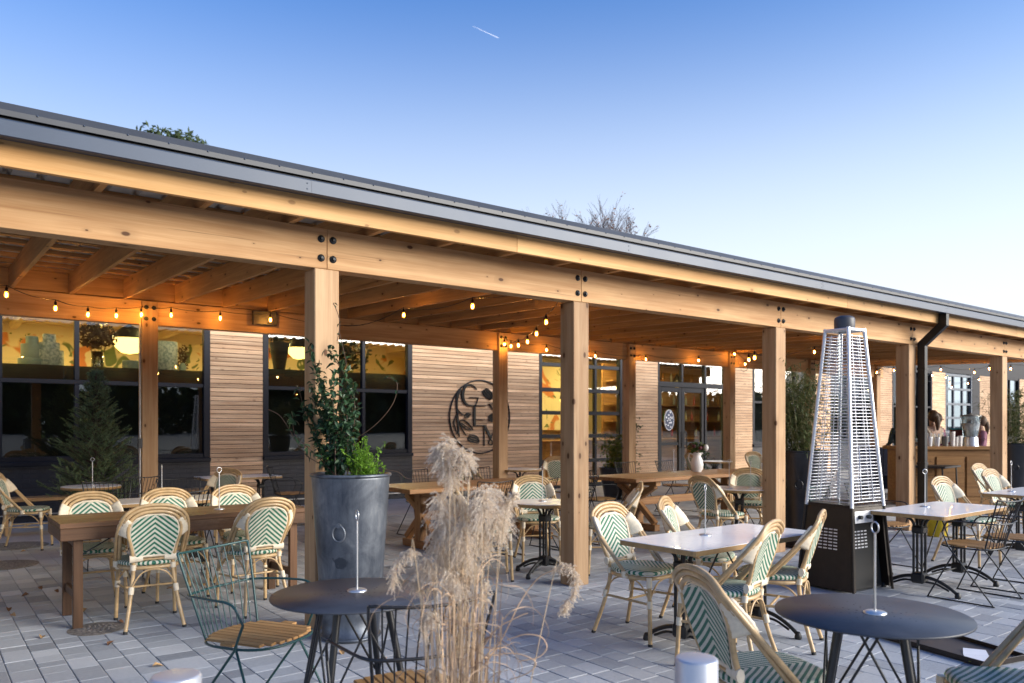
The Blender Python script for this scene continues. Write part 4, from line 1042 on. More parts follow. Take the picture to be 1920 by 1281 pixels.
# ---------------------------------------------------------------- wire chairs
pk = wire_chair(BLACKPAINT); pgc = wire_chair(GREENPAINT); used = set()
def wchair(label, x, y, d, green=False, group='black wire armchairs with teak seats'):
    src = pgc if green else pk
    o = src if id(src) not in used else copy_tree(src); used.add(id(src))
    o.location = (x, y, 0); o.rotation_euler = (0, 0, faced(None, d)); tag(o, label, 'chair', group); return o
wchair('dark green wire armchair with teak seat at the round metal table by the zinc planter', 1.30, 3.72, (.50, -.87), True, 'green wire armchairs')
wchair('dark green wire armchair behind the heater at the white table', 7.02, 4.02, (.10, -1), True, 'green wire armchairs')
WC = [
 ('black wire armchair behind the dry grass, pushed up to the round metal table', 1.46, 2.56, (.16, .98)),
 ('black wire armchair at the near corner of the white table right of the heater', 7.03, 2.86, (.02, 1)),
 ('black wire armchair beside another at the far corner of the white table', 7.78, 2.84, (-.05, 1)),
 ('black wire armchair with its back to the post, facing the white table', 7.78, 4.05, (-.05, -1)),
 ('black wire armchair facing the room at the oblong table before the spruce', 1.62, 8.95, (0, -1)),
 ('black wire armchair near the post at the oblong table before the spruce', 2.35, 8.98, (0, -1)),
 ('black wire armchair with its back to the dark wooden table', 1.95, 7.72, (.1, 1)),
 ('black wire armchair at the round table beside the spruce', 2.05, 10.15, (-.3, .9)),
 ('black wire armchair by the dark window wall behind the zinc planter', 4.35, 11.1, (.9, -.2)),
 ('black wire armchair behind the plumes at the farm table', 4.95, 7.05, (.0, 1)),
 ('black wire armchair in the middle of the near side of the farm table', 5.62, 7.08, (-.05, 1)),
 ('black wire armchair by the bare post at the near side of the farm table', 6.28, 7.1, (.05, 1)),
 ('black wire armchair across the farm table from the plumes', 5.35, 8.95, (.05, -1)),
 ('black wire armchair under the emblem at the far side of the farm table', 6.35, 8.95, (-.05, -1)),
 ('black wire armchair on the near side of the farm table, in front of the jug', 8.75, 6.62, (.1, 1)),
 ('black wire armchair next to the jug on the near side of the farm table', 9.55, 6.65, (-.05, 1)),
 ('black wire armchair at the end of the farm table beside the black planter', 7.35, 7.75, (1, -.1)),
 ('black wire armchair behind the farm table in front of the board pier', 9.15, 8.75, (0, -1)),
 ('black wire armchair behind the farm table near the entrance', 10.1, 8.75, (.05, -1)),
 ('black wire armchair between the farm table and the post with bamboo', 9.9, 6.2, (-.9, .3)),
 ('black wire armchair at the dark table in front of the bar counter', 14.9, 6.9, (.3, .95)),
]
for r_ in WC: wchair(*r_)
# ---------------------------------------------------------------- tables
t = thing('wooden_trestle_table', 'long dark worn wooden folding table with cross braced legs', 'table', (.80, 6.22, 0), math.radians(0))
TL, TW, TH = 1.82, .64, .755
for k in range(3): member('plank', (0, TW*(k+.5)/3, TH-.018), (TL, TW*(k+.5)/3, TH-.018), TW/3-.003, .036, OLDW, t, .003)
for y in (.018, TW-.018): member('apron', (.002, y, TH-.080), (TL-.002, y, TH-.080), .034, .086, OLDW, t, .003)
for x in (.018, TL-.018): member('apron', (x, .037, TH-.082), (x, TW-.037, TH-.082), .034, .084, OLDW, t, .003)
for x in (.12, TL-.12):
    for y in (.075, TW-.075): member('leg', (x, y, 0), (x, y, TH-.04), .062, .045, OLDW, t, .003, up=(0, 1, 0))
    for z in (.22, .60): member('crossbar', (x, .10, z), (x, TW-.10, z), .028, .06, OLDW, t, .003)
    s_ = 1 if x < 1 else -1
    m = MB(); m.tube([(x+s_*.03, .09, .52), (x+s_*.36, .09, TH-.05)], .005, 6); m.tube([(x+s_*.03, TW-.09, .52), (x+s_*.36, TW-.09, TH-.05)], .005, 6); m.build('brace', BLACKPAINT, t)
T1 = rect_table('white marbled table with four rattan chairs beside the heater', (4.32, 3.34), 1.36, .62, .02)
T2 = rect_table('white marbled table with black wire chairs right of the heater', (7.28, 3.26), 1.32, .62, .02)
T3 = rect_table('white marbled table farther off before the bar, between rattan chairs', (9.95, 3.45), 1.3, .62, .05)
T4 = rect_table('white marbled oblong table in front of the spruce', (1.95, 8.38), 1.2, .62, .02)
T5 = rect_table('white marbled table deep in the shade beside the wall post', (3.75, 11.5), 1.1, .6, .0)
C1 = round_table('white round table beside the bare post and the dry plumes', (4.86, 5.86), .33, .35)
C2 = round_table('white round table left of the post with bamboo, two stands on it', (7.75, 5.75), .36, .4)
C3 = round_table('white round table in front of the spruce', (1.72, 10.75), .33, .3)
C4 = round_table('white round table on the walkway under the dark window wall', (5.1, 11.15), .33, .2)
C5 = round_table('round table at the board wall right of the emblem', (8.2, 10.55), .36, .2)
C6 = round_table('round table outside the board pier right of the entrance', (13.2, 10.4), .36, .2)
M1 = metal_table('round slate metal table in front of the zinc planter', (1.47, 3.02), .345, .3)
M2 = metal_table('round slate metal table beside the fallen panel', (2.86, 1.53), .345, .9)
F1 = farm_table('long farmhouse table on braced trestles in front of the emblem wall', (5.55, 7.95), 2.5, .92, .0)
F2 = farm_table('long farmhouse table on braced trestles with a white jug on it', (9.0, 7.65), 3.0, .95, .0)
DARKT = plain('dark_table_paint', (.02, .02, .024), .5)
t = thing('dark_square_table', 'small dark square table in front of the bar counter', 'table', (14.3, 6.6, 0), .1)
m = MB(); m.box((-.4, -.4, .70), (.4, .4, .735), bev=.006); m.build('tabletop', DARKT, t)
for sx in (-1, 1):
    for sy in (-1, 1): m = MB(); m.tube([(sx*.36, sy*.36, 0), (sx*.34, sy*.34, .70)], .014, 6); m.build('leg', DARKT, t)
# benches by the dark window wall and by the spruce
def bench(label, x, y, L, rz):
    t = thing('wooden_bench', label, 'bench', (x, y, 0), rz)
    member('seat', (-L/2, 0, .46), (L/2, 0, .46), .34, .045, OAKL, t, .005)
    for s_ in (-1, 1): member('leg', (s_*(L/2-.1), 0, 0), (s_*(L/2-.1), 0, .437), .30, .04, OAKL, t, .004, up=(1, 0, 0))
OAKL = wood('light_oak', (.34, .20, .09), (.52, .33, .16), knots=.2)
bench('pale wooden bench along the dark window wall beside the spruce', 1.45, 12.2, 1.2, .0)
bench('pale wooden bench behind the post near the timber panel', 3.55, 12.3, 1.0, .0)
for lab, x, y, z in (
 ('chrome number stand on the slate table by the zinc planter', 1.50, 3.06, .7352), ('chrome number stand on the slate table beside the fallen panel', 2.87, 1.52, .7352),
 ('chrome number stand on the white table beside the heater', 4.24, 3.42, TABLE_H), ('chrome number stand on the white table right of the heater', 7.30, 3.40, TABLE_H),
 ('chrome number stand on the farther white table before the bar', 9.75, 3.6, TABLE_H), ('chrome number stand on the oblong table before the spruce', 1.98, 8.42, TABLE_H),
 ('chrome number stand on the round table in front of the spruce', 1.74, 10.8, TABLE_H), ('chrome number stand on the dark wooden table', 1.98, 6.55, .7552),
 ('chrome number stand on the round table beside the bare post', 4.88, 5.92, TABLE_H), ('chrome number stand at the front of the round table near the bamboo', 7.6, 5.78, TABLE_H),
 ('chrome number stand at the back of the round table near the bamboo', 7.9, 5.70, TABLE_H), ('chrome number stand on the farm table beside the white jug', 9.12, 7.95, .7352)):
    stand(lab, x, y, z)
# ================================================================ patio heater
BRONZE = plain('bronze_paint', (.022, .015, .011), rough=.38, var=.2, metal=.3)
ALU = plain('brushed_aluminium', (.66, .68, .73), rough=.36, metal=.6, var=.05)
CLEAR = glassmat('clear_glass', (.93, .95, .95), 1.45, .8)
ht = thing('patio_heater', 'tall pyramid patio heater with wire guards, glass tube and dark bronze base', 'heater', (6.61, 3.78, 0), math.radians(-5))
def hw(z): return np.interp(z, [0, .73, 2.285], [.278, .228, .114])
def quadface(mb, k, z0, z1, a0=-1, a1=1, off=0.0):
    """panel on side k between heights, a = -1..1 across"""
    vs = []
    for z, row in ((z0, (a0, a1)), (z1, (a1, a0))):
        for a in row:
            w = hw(z); p = Vector((a*w, -(w+off), z)); vs.append(Matrix.Rotation(k*math.pi/2, 3, 'Z') @ p)
    mb.add(vs, [(0, 1, 2, 3)])
for k in (1, 2, 3):        # closed sides (side 0 carries the open valve door)
    m = MB(); quadface(m, k, .02, .73); quadface(m, k, .02, .73, off=-.003); pn = m.build('side_panel', BRONZE, ht)
    m = MB()
    for r in range(7):
        for c_ in range(4):
            a = -.34+c_*.2; z = .36+r*.028; quadface(m, k, z, z+.011, a, a+.15, .0012)
    m.build('vent', CAPM if k != 3 else ALU, pn)
m = MB(); quadface(m, 0, .02, .66, -1, -.86); quadface(m, 0, .02, .66, .86, 1); quadface(m, 0, .66, .73); m.build('door_frame', BRONZE, ht)
m = MB(); quadface(m, 0, .02, .66, -.86, .86, -.07)
m.build('inner_wall', CAPM, ht)
m = MB()
for r in range(6):
    for c_ in range(5): quadface(m, 0, .37+r*.028, .381+r*.028, -.7+c_*.2, -.7+c_*.2+.14, -.068)
m.build('vent', ALU, ht)
m = MB(); quadface(m, 0, .60, .70, -.85, .25, .004); cp = m.build('control_panel', ALU, ht)
R1 = Matrix.Rotation(0, 3, 'Z')
for a in (-.6, -.1):
    m = MB(); w = hw(.65); P0 = R1 @ Vector((a*w, -(w+.005), .65)); P1 = R1 @ Vector((a*w, -(w+.035), .65)); m.tube([P0, P1], .017, 10); m.build('knob', CAPM, cp)
for sx in (-1, 1):
    for sy in (-1, 1):
        m = MB(); C = [Vector((sx*hw(z)*1.01, sy*hw(z)*1.01, z)) for z in (0.0, .73)]; m.tube(C, .012, 6); m.build('base_edge', BRONZE, ht)
        m = MB(); C = [Vector((sx*hw(z)*1.0, sy*hw(z)*1.0, z)) for z in (.73, 2.30)]; m.tube(C, .019, 4); m.build('upright', ALU, ht)
for k in range(4):
    m = MB(); Rk = Matrix.Rotation(k*math.pi/2, 3, 'Z')
    for i in range(52):
        z = .775+i*.0285
        if z > 2.25: break
        w = hw(z); m.tube([Rk @ Vector((-w+.015, -w+.004, z)), Rk @ Vector((w-.015, -w+.004, z))], .0034, 5)
    for a in (-.45, .45): m.tube([Rk @ Vector((a*hw(z), -hw(z)+.008, z)) for z in (.77, 2.24)], .003, 5)
    if k in (0, 3):
        lo = [(-.38, .80), (-.38, 1.26), (.38, 1.26), (.38, .80)]; m.tube([Rk @ Vector((a*hw(z), -hw(z)-.002, z)) for a, z in lo], .003, 5, True)
    g_ = m.build('wire_guard', ALU, ht)
m = MB(); m.box((-.225, -.225, .728), (.225, .225, .752), bev=.005); m.build('burner_plate', BRONZE, ht)
m = MB(); m.box((-.128, -.128, 2.272), (.128, .128, 2.296), bev=.004); m.build('top_plate', ALU, ht)
m = MB(); m.lathe([(.052, .752), (.052, 2.272)], 20); m.build('glass_tube', CLEAR, ht)
m = MB(); m.lathe([(.085, 2.30), (.088, 2.325), (.088, 2.385), (.080, 2.402), (.05, 2.415), (0, 2.418)], 20); m.build('cap', plain('dark_grey_cap', (.055, .055, .065), .5), ht)
# its loose side panel on the paving, with a leaflet and a tag
lp = thing('loose_metal_panel', 'brown sheet metal heater panel lying flat on the pavers', 'panel', (5.32, 2.22, 0))
A, B, C_, D = [Vector((x-5.32, y-2.22, 0)) for x, y in ((5.66, 2.66), (5.42, 1.92), (5.05, 2.00), (5.22, 2.82))]
m = MB(); m.add([p+Vector((0, 0, z)) for z in (.004, .012) for p in (A, B, C_, D)], [(4, 7, 6, 5), (0, 1, 2, 3), (0, 4, 5, 1), (1, 5, 6, 2), (2, 6, 7, 3), (3, 7, 4, 0)]); m.build('sheet', plain('brown_sheet', (.085, .068, .058), .42, metal=.2), lp)
for nm, p, q in (('folded_edge', A, B), ('folded_edge', D, C_), ('folded_edge', B, C_)):
    member(nm, p+Vector((0, 0, .020)), q+Vector((0, 0, .020)), .010, .034, BRONZE, lp, .002)
PAPER = plain('white_paper', (.72, .72, .76), .7, var=.05)
pp = thing('leaflet', 'white printed leaflet with a yellow tag lying on the brown panel', 'leaflet', (5.22, 2.12, .0135), .5)
m = MB(); m.add([(-.10, -.07, 0), (.02, -.07, .001), (.02, .07, .001), (-.10, .07, 0)], [(0, 1, 2, 3)]); m.add([(.021, -.07, .001), (.13, -.065, .012), (.13, .06, .012), (.021, .07, .001)], [(0, 1, 2, 3)]); m.build('sheet', PAPER, pp)
m = MB(); m.add([(-.15, .02, .001), (-.10, .0, .002), (-.10, .05, .002), (-.16, .06, .004)], [(0, 1, 2, 3)]); m.build('tag', plain('yellow_tag', (.65, .52, .03), .6), pp)

# ================================================================ bollards and covers in the paving
BOLA = plain('satin_aluminium_paint', (.50, .52, .57), rough=.36, metal=.45, var=.04)
for lab, x, y, h in (('short aluminium bollard beside the green wire chair', at_px(330, 1.86).x, at_px(330, 1.86).y, .849), ('short aluminium bollard beside the rattan chair at the slate table', at_px(1306, 2.1).x, at_px(1306, 2.1).y, .819)):
    b = thing('bollard_light', lab, 'bollard', (x, y, 0), 0, 'aluminium bollards')
    m = MB(); m.lathe([(.057, 0), (.057, h-.006), (.054, h-.001), (.05, h), (0, h)], 40); m.build('body', BOLA, b)
    m = MB(); m.lathe([(.085, .0), (.085, .008), (.06, .012)], 32); m.build('base_flange', BOLA, b)
IRON = plain('rusty_iron', (.17, .15, .135), .8, var=.5, scale=40, bmp=.6)
for lab, x, y, r in (('small round iron drain cover beside the wooden table leg', 1.03, 6.2, .165), ('round iron access cover at the walkway edge under the rattan chair', .95, 11.05, .33), ('round iron access cover between the dark table and the walkway', .72, 9.6, .30)):
    b = thing('drain_cover', lab, 'manhole', (x, y, .0), 0, 'iron covers in the paving')
    m = MB(); m.lathe([(r, -.02), (r, .003), (r-.015, .0045), (0, .0045)], 36, smooth=False); m.build('cover', IRON, b)
    m = MB(); m.lathe([(r+.025, -.02), (r+.025, .0025), (r+.002, .0025)], 36, smooth=False); m.build('rim', IRON, b)
    m = MB()
    for k in range(40):
        a = k*2.399; q = (r-.04)*math.sqrt(k/40); m.lathe([(.012, .0045), (.009, .008), (0, .008)], 6, (q*math.cos(a), q*math.sin(a), 0), smooth=False)
    s_ = m.build('studs', IRON, b); tag(s_, kind='stuff')
# ================================================================ planters
def zincmat():
    m, t, b = nodemat('galvanised_zinc'); v = objcoord(t, (1, 1, 1)); n = noise(t, v, 5.0, 6, .65, .6); n2 = noise(t, objcoord(t, (6, 6, 1.2)), 1.2, 6, .7)
    c_ = ramp(t, [(.36, (.045, .055, .075)), (.52, (.12, .135, .16)), (.66, (.24, .255, .275))], math_(t, 'ADD', math_(t, 'MULTIPLY', n, .55), math_(t, 'MULTIPLY', n2, .45))).outputs[0]
    dk = noise(t, v, 7.0, 3, .5); c_ = mixc(t, ramp(t, [(.66, (0, 0, 0)), (.70, (.8, .8, .8))], dk).outputs[0], c_, (.03, .036, .05))
    wv = objcoord(t, (9, 9, 40)); wn = noise(t, wv, 1.0, 3, .6, 1.5); c_ = mixc(t, ramp(t, [(.70, (0, 0, 0)), (.76, (.5, .5, .5))], wn).outputs[0], c_, (.33, .34, .35))
    t.links.new(c_, b.inputs['Base Color']); b.inputs['Metallic'].default_value = .55
    t.links.new(math_(t, 'ADD', .30, math_(t, 'MULTIPLY', n, .28)), b.inputs['Roughness']); bump(t, b, n2, .12, .004); return m
ZINC = zincmat(); SOIL = plain('potting_soil', (.03, .022, .015), .95, var=.5, scale=60, bmp=.8)
def planter(label, x, y, r0, r1, h, mat, handles=False, rz=0):
    p = thing('planter', label, 'planter', (x, y, 0), rz)
    m = MB(); m.lathe([(r0, 0), (r0*1.005, .02)]+[(r0+(r1-r0)*t_, .02+(h-.05)*t_) for t_ in np.linspace(0, 1, 9)]+[(r1, h-.004), (r1-.012, h-.004), (r1-.02, h-.10)], 48); m.build('body', mat, p)
    m = MB(); m.tube([(r1*1.008*math.cos(a), r1*1.008*math.sin(a), h-.006) for a in np.linspace(0, 2*math.pi, 48, endpoint=False)], .012, 8, True); m.build('rim', mat, p)
    m = MB(); m.tube([(r0*1.02*math.cos(a), r0*1.02*math.sin(a), .018) for a in np.linspace(0, 2*math.pi, 48, endpoint=False)], .012, 8, True); m.build('base_ring', mat, p)
    m = MB(); m.lathe([(r1-.022, h-.10), (r1*.5, h-.085), (0, h-.08)], 24); m.build('soil', SOIL, p)
    if handles:
        for a in (handles if isinstance(handles, tuple) else (2.6, 5.7)):
            z = h*.66; rr_ = r0+(r1-r0)*.66; d = Vector((math.cos(a), math.sin(a), 0)); n_ = Vector((-d.y, d.x, 0)); c_ = d*(rr_+.018)+Vector((0, 0, z))
            m = MB(); m.tube([c_+n_*.042*math.cos(q)+Vector((0, 0, .052*math.sin(q))) for q in np.linspace(0, 2*math.pi, 20, endpoint=False)], .007, 8, True); ring = m.build('ring_handle', mat, p)
            m = MB(); m.tube([d*(rr_-.005)+Vector((0, 0, z+.052)), d*(rr_+.024)+Vector((0, 0, z+.052))], .016, 10); m.build('handle_boss', mat, ring)
    return p
planter('tall tapered galvanised zinc planter with ring handles in front of the post', 2.37, 4.93, .190, .262, 1.11, ZINC, (3.95, .8))
BLKP = plain('black_glazed_pot', (.012, .013, .017), .35, var=.4, scale=5)
planter('tall black planter with bamboo behind the patio heater', at_px(1503, 9.3).x, at_px(1503, 9.3).y, .19, .30, 1.14, BLKP, (3.6,))
planter('tall black planter with bamboo at the far post by the bar', 14.5, 5.32, .19, .30, 1.14, BLKP, (3.6,))
planter('squat black planter with a yellow green shrub by the sectional door', 10.9, 11.0, .20, .30, .62, BLKP)
# ------------------------------------------------ leaves
def leaf(mb, p, d, n, L, w, fold=.25):
    """pointed leaf from p along d, folded on its midrib"""
    d = d.normalized(); s = d.cross(n)
    if s.length < 1e-4: s = d.orthogonal()
    s.normalize(); n = s.cross(d).normalized()
    a = p; e = p+d*L-n*L*.12; m1 = p+d*L*.35+n*L*.03; m2 = p+d*L*.7
    l1 = m1+s*w/2+n*w*fold; l2 = m2+s*w*.38+n*w*fold*.6-n*L*.04; r1 = m1-s*w/2+n*w*fold; r2 = m2-s*w*.38+n*w*fold*.6-n*L*.04; m2 = m2-n*L*.04
    mb.add([a, l1, m1, r1, l2, m2, r2, e], [(0, 2, 1), (0, 3, 2), (1, 2, 5, 4), (2, 3, 6, 5), (4, 5, 7), (5, 6, 7)])
def rv3(r, s=1.0): return Vector((r.gauss(0, s), r.gauss(0, s), r.gauss(0, s)))
GLOSSY = leafmat('glossy_dark_leaf', (.018, .045, .020), (.055, .110, .048), .34, .15)
LIME = leafmat('bright_herb_leaf', (.11, .24, .018), (.22, .40, .045), .5, .35)
BAMB = leafmat('bamboo_leaf', (.035, .06, .015), (.12, .145, .045), .5, .3)
STEMM = plain('brown_stem', (.09, .05, .03), .7, var=.3); GSTEM = plain('green_stem', (.16, .15, .06), .6, var=.3)
rs = random.Random(33)
sh = thing('climbing_shrub', 'dark glossy climbing shrub growing up the post from the zinc planter', 'plant', (2.37, 4.93, 1.02))
sm, lm = MB(), MB()
# stems head for points given as image pixels at the planter's distance: up the post and out to the sides
def shp(x, y, dz=0.0):
    Z = 5.45+dz; return at_px(x, Z, HCAM+(797.63-y)/FPX*Z)-Vector((2.37, 4.93, 1.02))
tips = [((585, 645), .1, 46), ((615, 655), -.05, 40), ((598, 690), .0, 42), ((628, 700), -.1, 36), ((580, 720), .05, 34), ((640, 735), -.08, 32), ((605, 740), .02, 40), ((662, 722), .0, 26), ((572, 770), .1, 26),
        ((650, 770), -.1, 30), ((618, 780), -.12, 40), ((590, 800), .0, 36), ((560, 728), .1, 14), ((636, 620), .05, 7), ((548, 780), .05, 12), ((632, 820), -.1, 30), ((600, 840), -.12, 30), ((665, 800), 0, 18)]
for (tx, ty), dz, nl in tips:
    a = Vector((rs.uniform(-.14, .04), rs.uniform(-.10, .08), 0)); e = shp(tx, ty, dz); mid = a.lerp(e, .5)+rv3(rs, .05)
    C = cr([a, a.lerp(mid, .5)+rv3(rs, .02), mid, mid.lerp(e, .5)+rv3(rs, .025), e], 8); sm.tube(C, [.0048*(1-.6*i/len(C)) for i in range(len(C))], 5)
    for k in range(int(nl*2.6)):
        i = rs.randrange(int(len(C)*.22), len(C)); p = C[i]+rv3(rs, .014); d = rv3(rs, .8)+Vector((0, 0, .3)); leaf(lm, p, d, Vector((rs.gauss(0, .5), rs.gauss(-.3, .5), 1)), rs.uniform(.038, .066), rs.uniform(.022, .036))
# long loose runners
for pts, n in ((((640, 840), (700, 800), (735, 760), (745, 725), (738, 712), (725, 708)), 9), (((600, 870), (570, 850), (545, 810), (525, 780), (503, 768)), 5), (((632, 640), (637, 612), (634, 590), (625, 568)), 5), (((715, 880), (745, 885), (760, 896), (775, 900)), 1)):
    C = cr([shp(*p) for p in pts], 8); sm.tube(C, .0026, 5)
    for k in range(n): p = C[rs.randrange(len(C))]; leaf(lm, p, rv3(rs), Vector((0, 0, 1)), rs.uniform(.03, .05), .02)
sm.build('stem', STEMM, sh); lm.build('foliage', GLOSSY, sh)
hb = thing('herb', 'bright lime green herb spilling over the zinc planter rim', 'plant', (2.37, 4.93, 1.02))
sm, lm = MB(), MB()
for k in range(70):
    a = Vector((rs.uniform(-.02, .17), rs.uniform(-.20, .06), 0)); e = shp(rs.gauss(672, 20), rs.gauss(855, 20), rs.uniform(-.28, .05)); C = cr([a, a.lerp(e, .5)+rv3(rs, .02)+Vector((0, 0, .03)), e], 6); sm.tube(C, .0018, 4)
    for j in range(10): p = C[rs.randrange(3, len(C))]+rv3(rs, .006); leaf(lm, p, rv3(rs)+Vector((0, 0, .5)), Vector((0, 0, 1)), rs.uniform(.018, .034), rs.uniform(.013, .022))
sm.build('stem', LIME, hb); lm.build('foliage', LIME, hb)
def bamboo(label, x, y, z0, H, R_, n, mat=BAMB, name='bamboo', L=.07, w=.013):
    t = thing(name, label, 'plant', (x, y, z0)); sm, lm = MB(), MB()
    for k in range(n):
        a = rs.uniform(0, 6.28); r0 = rs.uniform(0, R_*.5); b0 = Vector((r0*math.cos(a), r0*math.sin(a), 0)); h = H*rs.uniform(.7, 1.0); b1 = b0*1.9+Vector((rs.gauss(0, R_*.25), rs.gauss(0, R_*.25), h))
        C = cr([b0, b0.lerp(b1, .5)+rv3(rs, .02), b1], 8); sm.tube(C, [.006*(1-.7*i/len(C)) for i in range(len(C))], 5)
        for j in range(34):
            i = rs.randrange(int(len(C)*.15), len(C)); q = C[i]; d = Vector((rs.gauss(0, 1), rs.gauss(0, 1), rs.uniform(-.2, .5))).normalized(); e = q+d*rs.uniform(.04, R_*.7); sm.tube([q, e], .0012, 3)
            for u_ in range(5): leaf(lm, q.lerp(e, rs.uniform(.3, 1)), d+rv3(rs, .5)+Vector((0, 0, -.4)), Vector((0, 0, 1)), rs.uniform(.7, 1.3)*L, w)
    sm.build('stem', GSTEM, t); lm.build('foliage', mat, t); return t
bamboo('leafy bamboo in the black planter behind the heater', at_px(1503, 9.3).x, at_px(1503, 9.3).y, 1.04, 1.12, .42, 26)
bamboo('leafy bamboo in the black planter at the far post', 14.5, 5.32, 1.04, 1.0, .50, 16)
YGL = leafmat('yellow_green_leaf', (.06, .11, .015), (.22, .24, .04), .5, .3)
bamboo('yellow green shrub in the squat black planter by the sectional door', 10.9, 11.0, .54, .75, .30, 8, YGL, 'shrub', .06, .03)
MIDG = leafmat('mid_green_leaf', (.025, .06, .012), (.07, .13, .03), .5, .2)
bamboo('green climber hanging beside the back post left of the entrance', 11.05, 10.8, .0, 1.75, .22, 7, MIDG, 'climber', .05, .03)
def bush(label, x, y, h, r, potr):
    t = thing('potted_bush', label, 'plant', (x, y, 0)); m = MB(); m.lathe([(potr*.75, 0), (potr, h*.42), (potr*.94, h*.42), (potr*.9, h*.38), (0, h*.38)], 20); m.build('pot', BLKP, t)
    m = MB()
    for k in range(420):
        d = rv3(rs).normalized(); p = Vector((0, 0, h*.38+r*.8))+d*r*rs.random()**.3; leaf(m, p, d+rv3(rs, .6), Vector((0, 0, 1)), rs.uniform(.05, .09), rs.uniform(.02, .035))
    m.build('foliage', MIDG, t)
    m = MB(); m.tube([(0, 0, h*.36), (0, 0, h*.38+r)], .015, 6); m.build('stem', STEMM, t)
bush('round green potted bush outside the entrance sidelight', 14.2, 11.6, .75, .34, .22)
bush('low green potted bush at the wall beneath the emblem', 8.55, 12.9, .75, .34, .2)
bush('small potted palm shrub on the terrace near the bar', 18.6, 8.6, 1.5, .42, .25)
# ------------------------------------------------ cut spruce leaning on the dark wall
SPR = leafmat('spruce_needle', (.08, .13, .055), (.18, .24, .11), .7, .1)
sp_ = thing('spruce_tree', 'bushy cut spruce tree standing before the dark window', 'tree', (2.02, 12.25, 0))
m = MB(); m.tube([(0, 0, 0), (0, 0, 1.2), (0, 0, 2.28)], [.055, .03, .006], 8); m.build('trunk', BARK, sp_)
bm2, nm2 = MB(), MB()
for k in range(330):
    h = .22+(2.28-.22)*(k/330)**.85; R_ = .68*(1-(h/2.34)**1.25)+.05; a = k*2.39996+rs.gauss(0, .2); Lb = R_*rs.uniform(.72, 1.05)
    d = Vector((math.cos(a), math.sin(a), rs.uniform(.25, .55))).normalized(); p0 = Vector((0, 0, h-.1)); e = p0+d*Lb+Vector((0, 0, Lb*.18)); C = cr([p0, p0.lerp(e, .5)-Vector((0, 0, Lb*.06)), e], 5); bm2.tube(C, [.008*(1-.7*i/len(C)) for i in range(len(C))], 4)
    tw_ = [(C[len(C)//3], e)]
    for j in range(4):
        b = C[rs.randrange(3, len(C))]; side = (d.cross(Vector((0, 0, 1)))*rs.choice((-1, 1))*rs.uniform(.5, 1)+d*.8+Vector((0, 0, rs.uniform(0, .4)))).normalized(); tw_.append((b, b+side*Lb*rs.uniform(.22, .4)))
    for b, q in tw_:
        ax = (q-b); ln = ax.length; ax.normalize(); nn = max(10, int(ln/.0048))
        for j in range(nn):
            c_ = b+ax*ln*j/nn; o_ = rv3(rs); o_ = (o_-ax*o_.dot(ax)).normalized(); tip = c_+o_*.022+ax*.018; w_ = ax.cross(o_)*.0048
            nm2.add([c_-w_, c_+w_, tip], [(0, 1, 2)])
bm2.build('branch', BARK, sp_); nm2.build('foliage', SPR, sp_)
# ------------------------------------------------ dry ornamental grass in the foreground
DRY = plain('dry_straw', (.52, .39, .25), .7, var=.3, scale=30); DRYL = plain('dry_leaf_blade', (.42, .29, .19), .75, var=.45, scale=8); PLUME = leafmat('dry_plume', (.66, .54, .41), (.92, .83, .70), .8, .4)
ZG = 2.25
gr0 = at_px(862, ZG, 0); gr = thing('dry_grass', 'dry ornamental grass clump with feathery beige plumes in front of the tables', 'grass', gr0)
def gp(x, y, dz=0.0):
    Z = ZG+dz; return at_px(x, Z, HCAM+(797.63-y)/FPX*Z)-gr0
sm, bl, pl_ = MB(), MB(), MB(); rg = random.Random(77)
def plume(path, spread, dens, droop=.5):
    """feathery head along a pixel path"""
    C = cr(path, 8)
    for k in range(dens):
        i = rg.randrange(len(C)); p = C[i]; t_ = i/len(C); side = Vector((rg.gauss(0, 1), rg.gauss(0, 1), rg.gauss(-.35*droop, .8))).normalized(); L = 1.18*spread*rg.uniform(.35, 1.0)*(1.1-.5*abs(t_-.45))
        e = p+side*L+Vector((0, 0, -L*.60*droop)); mid = p.lerp(e, .5)+Vector((0, 0, L*.22)); q = cr([p, mid, e], 4); w0 = .00060
        for a, b in zip(q[:-1], q[1:]):
            s_ = (b-a).cross(FR_).normalized()*w0; pl_.add([a-s_, a+s_, b+s_*.8, b-s_*.8], [(0, 1, 2, 3)])
            for j in range(3):
                c_ = a.lerp(b, rg.random()); h_ = rv3(rg).normalized()*rg.uniform(.003, .007); s2 = h_.cross(rv3(rg)).normalized()*.0012; pl_.add([c_-s2, c_+s2, c_+h_], [(0, 1, 2)])
